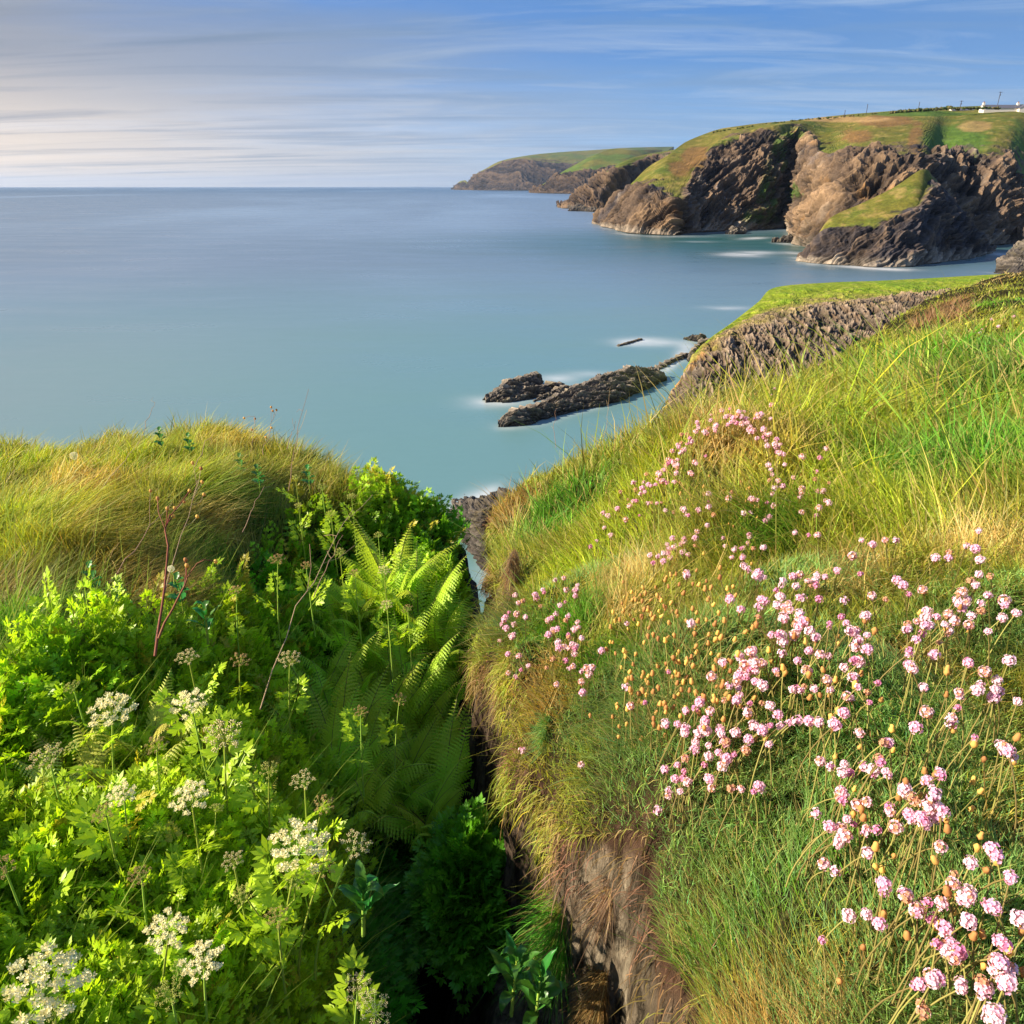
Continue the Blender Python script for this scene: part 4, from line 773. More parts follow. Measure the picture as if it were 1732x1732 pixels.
def fernw(x, y):
    w_ = np.zeros(len(x))
    for f_ in FERNS: q = pd(*f_[:3]); w_ = np.maximum(w_, np.exp(-((x - q[0]) ** 2 + (y - q[1]) ** 2) / (.16 * f_[3]) ** 2))
    return w_
A = Acc()
x, y = polar(90000, .42, 5.2, -72, 3); k = (x < el(y) - .03) & (y - np.interp(x, ouX, ouY) < .25); x, y = x[k], y[k]; iv = inveg(x, y); k = rng.random(len(x)) < iv; x, y = x[k], y[k]; n = len(x)
r = np.hypot(x, y); zg = ZL(np.minimum(x, el(y)), y); H = (.20 + .09 * fbm(np.stack([x, y], -1) / .25, 3, 91)) * np.clip(1.15 - .10 * r, .7, 1) * (1 - .35 * sstep(2.3, 2.8, y))
fw_ = fernw(x, y); H = H * (1 - .40 * fw_); k = rng.random(n) > fw_ * .55; x, y, r, H, zg = x[k], y[k], r[k], H[k], zg[k]; n = len(x); f = rng.random(n) ** .55; z = zg + H * (f - .12) - np.clip(x - el(y) + .02, 0, 1) * 1.2
P = np.stack([x, y, z], -1) + rng.normal(0, .02, (n, 3)); D = np.stack([rng.normal(.10, .6, n), rng.normal(0, .55, n), rng.uniform(.4, 1.5, n)], -1)
S = rng.uniform(.042, .088, n) * np.clip(r / 1.3, .85, 1.3); kk = np.clip(.66 + 1.3 * fbm(P / .5, 3, 95) + .6 * sstep(2.0, 1.2, y) - .3 * sstep(-.7, -.2, x), 0, 1)[:, None]
c = lerp(HG, HB, kk) * np.exp(rng.normal(0, .22, (n, 1))); yl = (rng.random(n) < .07)[:, None]; c = np.where(yl, HY * rng.uniform(.6, 1.1, (n, 1)), c)
scatter_leaves(A, P, D, S, c)
# left wall of the gully and the leafy bush low inside it
y = rng.uniform(.25, 2.6, 1900); x = el(y) + rng.uniform(-.10, .07, len(y)); d_ = (x - el(y)); z = ZL(el(y), y) - .05 - np.clip(d_, 0, 1) * 5.0 * rng.random(len(y)); P = np.stack([x, y, z], -1); n = len(P)
D = np.stack([rng.normal(.7, .4, n), rng.normal(0, .6, n), rng.uniform(-.2, .9, n)], -1); scatter_leaves(A, P, D, rng.uniform(.07, .12, n), HG * np.exp(rng.normal(0, .25, (n, 1))))
y = np.concatenate([rng.uniform(.3, 2.6, 1500)]); x = el(y) - rng.uniform(0, 1.3, 1500) * np.clip(y, .6, 1.6); z = ZL(x, y); L_ = rng.uniform(.18, .33, 1500) * np.clip(1.2 - .12 * y, .8, 1)
d0 = np.stack([rng.normal(.25, .2, 1500), rng.normal(0, .2, 1500), np.full(1500, 1.0)], -1); bd = np.stack([rng.normal(.12, .12, 1500), rng.normal(0, .1, 1500), np.full(1500, -.05)], -1); cs = np.tile(np.array((.50, .62, .10)), (1500, 1)) * rng.uniform(.6, 1.1, (1500, 1)); sd_ = np.tile(np.array((1., 0, 0)), (1500, 1))
A.add(*ribbons(np.stack([x, y, z], -1), d0, bd, L_, np.full(1500, .0042), cs, None, 4, sd_))
o = A.build('foliage', M_herb, smooth=False); tag(o, 'dense bright green divided leaves of the herbs on the left bank', 'foliage', kind='stuff')
A = Acc(); n = 900; c0 = pd(812, 1490, 1.92); a = rng.normal(0, 1, (n, 3)); a /= np.linalg.norm(a, axis=-1, keepdims=True); P = c0 + a * np.array((.11, .17, .14)) * rng.uniform(.3, 1, (n, 1)) ** .5 * (1 + .5 * fbm(a * 1.6, 3, 55)[:, None]) + np.array((-.02, 0, -.04)); D = a * .9 + rng.normal(0, .4, (n, 3)) + np.array((0, -.1, .4))
scatter_leaves(A, P, D, rng.uniform(.05, .10, n), lerp(HG * .8, HB, rng.random((n, 1)) * .2) * np.exp(rng.normal(0, .2, (n, 1))))
bush = A.build('bush', M_herb, smooth=False); tag(bush, 'small leafy green bush growing low inside the dark gully', 'bush')
# ================================================================== PLANTS BUILT ONE BY ONE
M_stem = mat_leaf('green_stem', trans=.1, rough=.5, attr=False, base=(.34, .48, .07), var=.2); M_pink = mat_leaf('pink_petals', trans=.3, rough=.6); M_tan = mat_leaf('papery_seed_head', trans=.3, rough=.7, attr=False, base=(.68, .40, .12), var=.3)
M_thst = mat_leaf('thrift_stem', trans=.15, rough=.6, attr=False, base=(.30, .26, .08), var=.3); M_white_fl = mat_leaf('umbel_florets', trans=.25, rough=.6); M_fern = mat_leaf('fern_pinnae', trans=.45, rough=.45, attr=False, base=(.46, .66, .05), var=.18)
M_fernY = mat_leaf('fern_pinnae_yellow', trans=.45, rough=.45, attr=False, base=(.62, .64, .12), var=.12); M_rach = mat_leaf('fern_rachis', trans=.1, attr=False, base=(.20, .20, .05)); M_dry = mat_leaf('dry_stalk', trans=.05, rough=.8, attr=False, base=(.42, .28, .17), var=.25)
M_red = mat_leaf('red_stalk', trans=.05, rough=.6, attr=False, base=(.20, .05, .03)); M_broad = mat_leaf('broad_leaf', trans=.3, rough=.35, attr=False, base=(.05, .20, .03), var=.15, spec=.45); M_seed = mat_leaf('seed_fluff', trans=.4, rough=.9, attr=False, base=(.8, .78, .72), var=.05)
def tube(pts, rad, sides=5):
    pts = np.asarray(pts, float); n = len(pts); rad = np.broadcast_to(rad, (n,)) if np.ndim(rad) else np.full(n, rad)
    T_ = np.gradient(pts, axis=0); T_ /= np.linalg.norm(T_, axis=-1, keepdims=True) + 1e-9; ref = np.array((.31, .2, .93)) if abs(T_[0, 2]) < .9 else np.array((1., .1, 0)); a = np.cross(T_, ref); a /= np.linalg.norm(a, axis=-1, keepdims=True) + 1e-9; b = np.cross(T_, a)
    th = np.linspace(0, 2 * math.pi, sides, endpoint=False); V = pts[:, None] + rad[:, None, None] * (a[:, None] * np.cos(th)[None, :, None] + b[:, None] * np.sin(th)[None, :, None])
    i = np.arange(n - 1)[:, None] * sides; j = np.arange(sides)[None]; j2 = (j + 1) % sides; Fq = np.stack([i + j, i + j2, i + sides + j2, i + sides + j], -1).reshape(-1, 4); return V.reshape(-1, 3), Fq
def ball(c, r, sy=1.0, nl=6, nr_=5):
    th = np.linspace(0, math.pi, nr_); ph = np.linspace(0, 2 * math.pi, nl, endpoint=False); V = np.array([[math.sin(a) * math.cos(b) * r[0], math.sin(a) * math.sin(b) * r[1], math.cos(a) * r[2]] for a in th for b in ph]) + np.array(c)
    i = np.arange(nr_ - 1)[:, None] * nl; j = np.arange(nl)[None]; j2 = (j + 1) % nl; return V, np.stack([i + j, i + nl + j, i + nl + j2, i + j2], -1).reshape(-1, 4)
def dia(p, d, s, ln, wd):      # diamond petal
    return np.array([p, p + d * ln * .6 + s * wd, p + d * ln, p + d * ln * .6 - s * wd])
# ---- thrift flower head (radius 1 cm pompom of five-petalled florets)
def thrift_head(seed, rad=.0112, nf=27, c0=(.86, .55, .74), c1=(.93, .78, .87), browned=0):
    rg = np.random.default_rng(seed); A = Acc()
    for i in range(nf):
        zz_ = 1 - (i + .5) / nf * 1.35; a = i * 2.4 + rg.normal(0, .2); s_ = math.sqrt(max(0, 1 - zz_ * zz_)); d = np.array((s_ * math.cos(a), s_ * math.sin(a), zz_)) + rg.normal(0, .08, 3); d /= np.linalg.norm(d)
        p = d * rad * rg.uniform(.6, 1.05); t1 = np.cross(d, (.3, .5, .8)); t1 /= np.linalg.norm(t1); t2 = np.cross(d, t1); fr = rg.uniform(.0034, .0056)
        cc = np.array(c0) * (1 - (q := rg.random())) + np.array(c1) * q
        if rg.random() < browned: cc = np.array((.62, .36, .2))
        for k in range(5):
            an = k * 1.2566 + rg.random() * .3; dv = t1 * math.cos(an) + t2 * math.sin(an); sv = -t1 * math.sin(an) + t2 * math.cos(an); dv = dv * .85 + d * .35
            V = dia(p, dv, sv, fr, fr * .42); C = np.tile(cc, (4, 1)); C[2] = np.clip(cc * 1.15, 0, .95); C[0] = cc * np.array((.9, .6, .7)); A.add(V, np.array([[0, 1, 2, 3]]), None, C)
    V, Fq = ball((0, 0, -.001), (rad * .62, rad * .62, rad * .7)); A.add(V, Fq, None, np.tile(np.array(c0) * .75, (len(V), 1)))
    V, Fq = ball((0, 0, -rad * .75), (rad * .42, rad * .42, rad * .45)); A.add(V, Fq, None, np.tile(np.array((.42, .20, .09)), (len(V), 1)))
    V, Fq = tube([(0, 0, -rad * 1.9), (0, 0, -rad * .8)], np.array((.0011, .0019))); A.add(V, Fq, None, np.tile(np.array((.48, .26, .08)), (len(V), 1)))
    me = A.build('flower_head', M_pink, smooth=False, link=False); return me
HEADS = [thrift_head(1), thrift_head(2, c0=(.86, .46, .70), c1=(.93, .72, .86)), thrift_head(3, nf=16, c0=(.78, .38, .62)), thrift_head(4, c0=(.85, .50, .66), c1=(.92, .74, .80), browned=.35), thrift_head(5, rad=.0085, nf=12, c0=(.74, .28, .52), c1=(.82, .45, .66)), thrift_head(6, rad=.0085, nf=14, c0=(.78, .50, .50), c1=(.80, .62, .55), browned=.75)]
def stem_mesh(seed, h, bendx, bendy, r=.0009, name='stem', mat=None):
    t = np.linspace(0, 1, 6); V, Fq = tube(np.stack([bendx * t ** 2, bendy * t ** 2, h * t], -1), np.linspace(r * 1.1, r, 6), 4); return mesh_np(name, V, Fq, mat=mat or M_thst, link=False)
SH = .115
STEMS = [(stem_mesh(i, SH, bx, by), bx, by) for i, (bx, by) in enumerate([(0, 0), (.015, .01), (-.02, .01), (.03, -.015), (-.035, -.02), (.01, .035), (-.01, -.03)])]
Z7 = [(22,650),(52,598),(78,628),(68,550),(118,455),(147,485),(170,417),(178,445),(222,384),(105,522),(140,565),(193,548),(205,440),(215,455),(228,425),(240,430),(258,425),(198,462),(180,490),(168,492),(228,500),(243,498),(262,500),(280,498),(283,412),(290,408),(303,418),(332,415),(268,380),(275,385),(285,372),(295,365),(300,350),(308,340),(310,325),(320,330),(330,335),(345,325),(335,350),(345,360),(340,380),(355,300),(365,290),(375,285),(345,265),(350,275),(360,258),(385,225),(395,240),(400,255),(385,262),(362,225),(325,290),(395,378),(405,385),(415,335),(420,342),(425,175),(427,188),(430,200),(418,212),(455,215),(465,222),(500,190),(498,210),(478,146),(523,130),(556,120),(540,155),(555,150),(570,160),(585,150),(600,155),(612,135),(620,165),(590,135),(548,185),(583,180),(560,175),(575,175),(625,180),(635,195),(640,215),(650,210),(630,205),(665,145),(672,155),(680,145),(655,160),(718,162),(722,106),(735,20),(752,65),(690,205),(695,225),(700,232),(712,225),(690,235),(705,270),(712,272),(735,265),(745,270),(755,265),(750,280),(742,245),(755,300),(768,305),(745,295),(941,280),(845,312),(915,318),(710,347),(775,345),(725,385),(810,397),(897,403),(952,418),(748,410),(765,433),(735,440),(845,442),(908,450),(725,462),(938,490),(950,498),(705,498),(733,510),(650,485),(665,487),(640,483),(843,535),(910,518),(900,550),(612,540),(638,540),(713,555),(700,570),(455,462),(550,482),(562,455),(370,525),(380,545),(390,548),(430,528),(468,495),(470,515),(815,618),(870,627),(905,627),(632,625),(635,632),(425,613),(535,672),(578,678),(600,680),(610,678),(648,680),(608,715),(610,750),(628,765),(660,790),(675,797),(692,797),(370,655),(360,665),(365,695),(415,640),(415,670),(312,685),(310,700),(290,700),(315,718),(235,708),(248,738),(268,712),(305,665),(380,780),(383,790),(325,640),(768,810),(808,793),(740,847),(760,875),(903,790),(895,810),(900,828),(880,828),(865,810),(985,770),(1077,783),(1047,710),(1082,648),(1127,665),(1177,647),(1220,648),(1378,720),(1433,698),(1430,720),(1538,682),(1555,727),(1250,828),(1518,810),(1483,856),(1178,885),(1012,888),(680,885),(693,893),(672,915),(745,908),(790,905),(785,925),(772,930),(775,915),(830,877),(845,878),(555,885),(597,925),(668,955),(1587,868),(1463,885),(1470,900),(1500,900),(1485,920),(1560,900),(1560,930),(1522,950),(1655,890),(1655,907),(1645,960),(1700,940),(1343,932),(1383,955),(1095,950),(1105,950),(1022,980),(953,980),(825,968),(840,970),(855,970),(835,943),(770,960),(400,982),(142,980),(820,1020),(808,1030),(875,1010),(850,975),(720,1027),(745,1025),(760,1028),(768,1055),(900,1038),(1037,1010),(1060,1008),(1103,1028),(1050,1020),(1305,972),(1335,990),(1355,990),(1265,1005),(1415,985),(1432,1012),(1447,970),(1513,988),(1587,1013),(1300,1045),(1393,1058),(1275,1090),(1270,1103),(1372,1107),(1508,1130),(1672,1130),(1510,1140),(1275,1150),(1285,1165),(1332,1237),(1472,1255),(1473,1268),(1545,1248),(1577,1175),(1627,1208),(1707,1293),(1610,1277),(1445,1355),(1440,1375),(1297,1397),(873,1090),(1055,1075),(1105,1085),(948,1112),(1070,1130),(1073,1140),(1012,1157),(860,1163),(1050,1195),(1147,1218),(1068,1235),(1105,1257),(893,1243),(955,1247),(820,1243),(805,1245),(1025,1275),(1012,1340),(975,1387),(873,1372),(825,1370),(795,1378),(697,1140),(685,1140),(650,1085),(645,1100),(655,1130),(640,1135),(615,1150),(640,1165),(658,1170),(595,1115),(740,1172),(745,1185),(763,1100),(825,1130),(680,1220),(688,1230),(663,1215),(655,1213),(590,1195),(585,1215),(590,1240),(593,1270),(580,1290),(635,1300),(683,1300),(625,1335),(717,1310),(748,1345),(718,1388),(685,1410),(690,1400),(765,1390),(755,1395),(577,1418),(520,1420),(460,1415),(375,1420),(298,1383),(347,1385),(530,1290),(483,1195),(433,1297),(418,1320),(475,1333),(310,1175),(215,1297),(158,1310),(140,1235)]
Z8 = [(155,250),(212,290),(210,310),(205,325),(235,225),(262,235),(272,305),(330,250),(345,290),(352,285),(397,245),(455,275),(447,330),(440,325),(272,355),(355,365),(345,385),(335,400),(365,360),(250,395),(127,395),(67,417),(158,425),(278,460),(285,500),(270,455),(375,505),(500,490),(510,500),(480,517),(83,538),(138,517),(152,455),(172,475),(35,605),(550,300),(785,378),(795,375),(900,390),(925,432),(890,432),(1060,365),(1070,380),(1082,292),(1108,292),(1035,420),(1030,440),(990,402),(970,245),(1503,267),(1620,300),(1660,330),(1680,360),(1640,310),(1343,430),(1350,445),(1285,468),(885,525),(870,545),(900,540),(890,560),(768,618),(960,578),(1005,568),(1108,590),(1110,610),(1178,505),(1180,520),(1237,570),(1320,520),(1315,545),(1300,570),(1290,590),(1325,580),(1305,605),(1320,640),(1200,620),(1268,655),(1275,665),(1140,685),(1003,690),(1000,705),(888,690),(893,715),(875,750),(870,765),(1008,805),(858,885),(1343,775),(1485,850),(1583,785),(1605,820),(1410,902),(1080,940),(1085,950),(1670,915),(1665,930),(1475,990),(1485,1005),(1180,995),(1190,1010),(1285,1030),(1235,1065),(1240,1080),(1347,1030),(1350,1045),(1305,1105),(1555,1035),(1590,1055),(1470,1110),(1475,1120),(1365,1155),(1712,1110),(922,1095),(1002,1085),(798,1207),(1625,1215),(1395,1220),(1430,1250),(1445,1270),(1410,1290),(1325,1222),(1600,1310),(1595,1350),(1605,1290),(1660,1345),(1300,1370),(1310,1395),(1250,1410),(1445,1410),(1440,1430),(1535,1400),(1545,1430),(1255,1505),(1265,1540),(1605,1545),(1600,1570)]
Z4 = [(1600,628),(1557,640),(1495,687),(1460,710),(1465,725),(1400,740),(1378,750),(1330,797),(1370,805),(1412,820),(1297,855),(1355,855),(1665,665),(1660,685),(1655,715),(1610,685),(1605,745),(1580,762),(1540,825),(1520,838),(1525,830),(1620,815),(1610,835),(1665,845),(1670,870),(1650,880),(1545,880),(1550,890),(1525,905),(1620,905),(1625,920),(1685,922),(1570,945),(1575,970),(1600,965),(1625,970),(1640,950),(1655,965),(1650,1000),(1545,1025),(1608,1030),(1515,1067),(1645,1060),(1625,1070),(1685,1085),(1710,1070),(1720,1100),(1563,1150),(1692,1188),(1327,1000),(1292,1098),(1327,1093),(1355,905),(1345,915),(1295,1475),(1317,1530),(1395,1470),(1683,1540)]
Z2 = [(1700,152),(1633,160),(1655,182),(1600,200),(1360,283),(1358,298),(1360,315),(1427,310),(970,418),(1265,180),(1250,183),(1235,188),(1205,195),(1190,205),(1160,220),(1150,235),(1130,245),(1090,280),(1085,300),(1030,330),(1020,345),(1010,350),(985,355),(970,390),(990,310),(820,380),(1215,188),(1180,200),(1170,215),(1145,228),(1140,240),(1000,345),(995,360),(1040,338),(980,370)]
FL = [(1000 + a / 2.366, 640 + b / 2.366) for a, b in Z7] + [(1100 + a / 2.741, 1150 + b / 2.741) for a, b in Z8] + [(400 + a / 2.887, 760 + b / 2.887) for a, b in Z4] + [(760 + a / 1.782, 450 + b / 1.782) for a, b in Z2]
rf = random.Random(5); placed = []
for _ in range(170):
    q = FL[rf.randrange(len(FL))]; FL.append((min(1728, q[0] + rf.gauss(0, 16)), q[1] + rf.gauss(0, 16)))
for (u, v) in FL:
    h = .075 + rf.random() * .035
    if 1480 < u and v > 1100: h += .02
    p, g = hit(u, v, h)
    if p is None: continue
    d = toPix(p)[2]
    if d > 12: continue
    placed.append((d, u, v, p, g, h))
placed.sort(key=lambda a: a[0]); 
def area(u, v):
    if u < 1035 and v > 940:
        if v > 1250: return 'pink thrift head hanging on a curved stem off the edge of the gully', 'thrift flowers hanging at the gully edge'
        return 'pink thrift flower on the small tussock overhanging the gully', 'thrift flowers on the overhanging tussock'
    if u < 1060 and v < 940: return 'lone mauve pink thrift flower in grass left of the crest cluster', 'thrift flowers scattered left of the crest'
    if v < 720 and u < 1700 and u > 1250 and d_ > 2.6:
        if 1500 < u and v < 640: return 'pink thrift flower standing in the tall lush grass', 'thrift flowers in the lush grass'
        return 'tiny far thrift flower along the sloping skyline of the right bank', 'thrift flowers far along the slope'
    if u >= 1640 and v < 600: return 'small pink thrift flower beside the top right corner of the grass', 'thrift flowers in the far right grass'
    if v < 870 and u < 1330: return 'bright pink thrift flower in the crowded cluster on the grassy crest', 'thrift flowers crowded on the crest'
    if v < 960: return 'pale pink thrift flower in thin grass below the crest cluster', 'thrift flowers below the crest'
    if v < 1130 and u > 1500: return 'pale pink thrift flower on the upper right cushion by dry straw', 'thrift flowers on the upper right cushion'
    if v < 1130: return 'pink thrift flower on the middle of the bank below the straw patch', 'thrift flowers in the middle of the bank'
    if u < 1250 and v < 1500: return 'mauve pink thrift flower on the rounded cushion full of tan seed heads', 'thrift flowers on the rounded cushion'
    if v < 1290: return 'pink thrift flower in the band across the middle right cushions', 'thrift flowers across the middle right'
    if v < 1480: return 'pale pink thrift flower on a long stem above the green hollow', 'thrift flowers above the green hollow'
    return 'large pale pink thrift flower in the nearest clump at the bottom right', 'thrift flowers nearest the camera'
SPEC = {(798, 1207): 'single pale pink thrift flower leaning out alone over the straw slope'}
rest = Acc(); HC = {}
for me in HEADS:
    V = np.empty(len(me.vertices) * 3, np.float32); me.vertices.foreach_get('co', V); C = np.empty(len(me.vertices) * 4, np.float32); me.color_attributes['Col'].data.foreach_get('color', C)
    Fq = np.array([tuple(p.vertices) for p in me.polygons]); HC[me.name] = (V.reshape(-1, 3), Fq, C.reshape(-1, 4)[:, :3])
def aim(dirv): return Vector(dirv).to_track_quat('Z', 'Y').to_matrix().to_4x4()
MADE = []
for i, (d_, u, v, p, g, h) in enumerate(placed):
    hm = HEADS[rf.choice([0, 0, 1, 1, 2, 3, 3, 4, 5])]; sm, bx, by = STEMS[rf.randrange(len(STEMS))]; sc = rf.uniform(.44, .72) * (1.15 if d_ > 2 else 1); 
    k = h / SH; rz = rf.uniform(0, 6.28); off = Matrix.Rotation(rz, 3, 'Z') @ Vector((bx, by, 0)) * 1.0
    base = Vector((p[0] - off.x, p[1] - off.y, 0)); base.z = p[2] - h
    tilt = Vector((off.x * 8 - .35 + rf.gauss(0, .2), off.y * 8 - .3 + rf.gauss(0, .2), 1.0)); hmx = Matrix.Translation((off.x, off.y, h)) @ aim(tilt) @ Matrix.Rotation(rf.uniform(0, 6.3), 4, 'Z') @ Matrix.Scale(sc, 4)
    if i < 300:
        lab, grp = area(u, v)
        t = empty('thrift_flower', base); tag(t, lab, 'flower', grp); MADE.append((t, u, v, HEADS.index(hm), lab, grp))
        s = inst('stem', sm, t, Matrix.Rotation(rz, 4, 'Z') @ Matrix.Diagonal((1, 1, k, 1))); inst('flower_head', hm, t, hmx)
    else:
        V, Fq, C = HC[hm.name]; M_ = np.array(Matrix.Translation(base) @ hmx @ Matrix.Scale(1.1, 4)); rest.add(V @ M_[:3, :3].T + M_[:3, 3], Fq, None, C)
        Vt, Ft = tube([np.array(base) + np.array((0, 0, .0)), np.array(base) + np.array((off.x, off.y, h))], .0012, 3); rest.add(Vt, Ft, None, np.tile((.3, .26, .08), (len(Vt), 1)))
if rest.n: o = rest.build('thrift_flowers', M_pink, smooth=False); tag(o, 'many small distant thrift flowers scattered on the right bank', 'flowers', kind='stuff')
def unique_ends(M_):
    for g_ in sorted(set(m[5] for m in M_)):
        L_ = [m for m in M_ if m[5] == g_]
        used = set()
        for key, word in ((lambda m: m[1], 'leftmost'), (lambda m: -m[1], 'rightmost'), (lambda m: m[2], 'highest'), (lambda m: -m[2], 'lowest'), (lambda m: m[1], 'second from the left,'), (lambda m: -m[1], 'second from the right,'), (lambda m: m[2], 'second highest'), (lambda m: -m[2], 'second lowest')):
            R_ = sorted([m for m in L_], key=key); m = R_[1 if 'second' in word and len(R_) > 1 else 0]
            if m[0].name in used: continue
            used.add(m[0].name); lb = m[4].replace('bright ', '').replace('large ', '').replace('single ', ''); m[0]['label'] = ' '.join((word + ' ' + lb).split()[:16])
        for m in L_:
            if m[0].name in used: continue
            mu, mv = np.median([q[1] for q in L_]), np.median([q[2] for q in L_]); m[0]['label'] = ' '.join((('upper' if m[2] < mv else 'lower') + (' left ' if m[1] < mu else ' right ') + m[4]).split()[:16])
            if m[3] == 5: m[0]['label'] = ' '.join(('faded brownish ' + m[4].replace('bright ', '').replace('pale ', '').replace('pink ', '').replace('large ', '')).split()[:16])
            elif m[3] == 4: m[0]['label'] = ' '.join(('half open deep ' + m[4].replace('bright ', '').replace('pale ', '').replace('large ', '')).split()[:16])
unique_ends(MADE)
# ---- papery seed heads
def seed_mesh(seed):
    rg = np.random.default_rng(seed); h = rg.uniform(.06, .10); bx, by = rg.normal(0, .015, 2); t = np.linspace(0, 1, 5); A = Acc()
    V, Fq = tube(np.stack([bx * t ** 2, by * t ** 2, h * t], -1), .0008, 3); A.add(V, Fq, None, np.zeros((len(V), 3))); n1 = len(Fq)
    V, Fq = ball((bx, by, h + .003), (.0036, .0036, .0062), nl=6, nr_=6); V[:, :2] = (V[:, :2] - (bx, by)) * (1 + .25 * np.sin(V[:, 2:3] * 900)) + (bx, by); A.add(V, Fq, None, np.zeros((len(V), 3)))
    return A.build('seed_head', None, link=False, mats=[M_thst, M_tan], mi=np.array([0] * n1 + [1] * len(Fq)))
SEEDS = [seed_mesh(s) for s in range(7)]
REG = [(80, 560, 850, 1440, 215, 'tan papery seed head on the rounded thrift cushion', 'seed heads on the rounded cushion'), (560, 1500, 1000, 1440, 40, 'tan papery seed head among pink thrift in the middle of the bank', 'seed heads in the middle of the bank'), (370, 640, 400, 800, 24, 'small orange tan seed head below the crest cluster', 'seed heads below the crest')]
REG8 = [(850, 1700, 250, 1550, 62, 'plump golden seed head among the nearest pink thrift', 'seed heads nearest the camera')]
MADE = []
for (a0, a1, b0, b1, n, lab, grp), (ox, oy, s_) in [(r_, (1000, 640, 2.366)) for r_ in REG] + [(r_, (1100, 1150, 2.741)) for r_ in REG8]:
    for _ in range(n):
        q = rf.random(); zx = rf.uniform(a0, a1); zy = rf.uniform(b0, b1)
        if n == 215 and zx < 80 + (1000 - zy) * .5: continue
        g, gg = hit(ox + zx / s_, oy + zy / s_, .04)
        if g is None: continue
        o = bpy.data.objects.new('thrift_seed_head', SEEDS[rf.randrange(7)]); COL.objects.link(o); o.location = (g[0], g[1], g[2] - .045); o.rotation_euler = (rf.gauss(0, .2), rf.gauss(-.1, .2), rf.uniform(0, 6)); sc = rf.uniform(.75, 1.15); o.scale = (sc, sc, sc); tag(o, lab, 'seed head', grp); MADE.append((o, ox + zx / s_, oy + zy / s_, 0, lab, grp))
unique_ends(MADE)
# ---- ferns
def frond_mesh(seed, L=.42, npin=30, curl=.5):
    rg = np.random.default_rng(seed); A = Acc(); t = np.linspace(0, 1, 14)
    bend = curl; Px = rg.normal(0, .02) * t ** 2; Py = L * (np.sin(t * bend) / bend); Pz = L * ((1 - np.cos(t * bend)) / bend)
    # frond rises along +Z, arches towards +Y near the tip
    ang = .12 + bend * 1.15 * t ** 1.8; st = np.concatenate([[0], np.cumsum(np.full(13, L / 13))]); z = np.concatenate([[0], np.cumsum(np.cos((ang[1:] + ang[:-1]) / 2) * L / 13)]); y = np.concatenate([[0], np.cumsum(np.sin((ang[1:] + ang[:-1]) / 2) * L / 13)])
    C0 = np.stack([Px, y, z], -1); V, Fq = tube(C0, np.linspace(.0022, .0006, 14), 4); A.add(V, Fq, None, np.zeros((len(V), 3))); nr0 = len(Fq)
    for i in range(npin):
        f = .10 + .89 * (i / npin) ** .93; c = np.array([np.interp(f, t, C0[:, k]) for k in range(3)]); a = np.interp(f, t, ang); T_ = np.array((0, math.sin(a), math.cos(a))); Nn = np.array((0, math.cos(a), -math.sin(a)))
        ln = L * .165 * (math.sin(min(1, (f + .06) * 1.35) * math.pi * .5) if f < .65 else 1) * (1 - sstep(.5, 1.02, f) * .96) + .003
        for sg in (-1, 1):
            d = np.array((sg, 0, 0)) * .9 + T_ * (.45 + .2 * f) + Nn * rg.normal(.25, .08); d /= np.linalg.norm(d); m_ = 7; wd = ln * .085 + .0008
            cur = np.array([c + d * ln * q + (T_ * -.25 + Nn * .32) * ln * q ** 2 for q in np.linspace(0, 1, m_)])
            sv = np.cross(d, Nn); sv /= np.linalg.norm(sv)
            # serrated pinna: a strip of little lobes either side of its midrib
            for j in range(m_ - 1):
                w_ = wd * (1 - (j / (m_ - 1)) ** 1.5 * .85); k0 = cur[j]; k1 = cur[j + 1]; e = (k1 - k0)
                for s2 in (-1, 1):
                    Vv = np.array([k0, k0 + e * .45 + sv * s2 * w_ * 1.3 + Nn * w_ * .25, k0 + e * 1.05 + sv * s2 * w_ * .75, k1]); A.add(Vv, np.array([[0, 1, 2, 3]]), None, np.zeros((4, 3)))
    nf = sum(len(f_) for f_ in A.F4); mk = lambda mt: A.build('frond', None, link=False, mats=[M_rach, mt], mi=np.array([0] * nr0 + [1] * (nf - nr0)), smooth=False)
    return mk(M_fern), mk(M_fernY)
FR = [frond_mesh(1, .42, 30, .5), frond_mesh(2, .40, 28, .9), frond_mesh(3, .44, 32, .35), frond_mesh(4, .36, 26, 1.3)]
for (u, v, d, sc, yel, lab) in FERNS:
    p = pd(u, v, d); gz = float(GZ(min(p[0], float(el(p[1])) - .01), p[1])); t = empty('fern', (p[0], p[1], gz + (.07 if v < 960 else .03))); tag(t, lab, 'fern', 'sunlit yellow ferns' if yel else 'ferns on the left bank')
    nfr = 9 if sc > .7 else 6
    for k in range(nfr):
        az = k / nfr * 6.28 + rf.gauss(0, .3); tl = .08 + .34 * rf.random(); me = FR[rf.randrange(4)][yel]; s_ = sc * rf.uniform(.85, 1.12) * 1.08
        inst('frond', me, t, Matrix.Rotation(az, 4, 'Z') @ Matrix.Rotation(-tl, 4, 'X') @ Matrix.Rotation(rf.gauss(0, .3), 4, 'Z') @ Matrix.Scale(s_, 4))
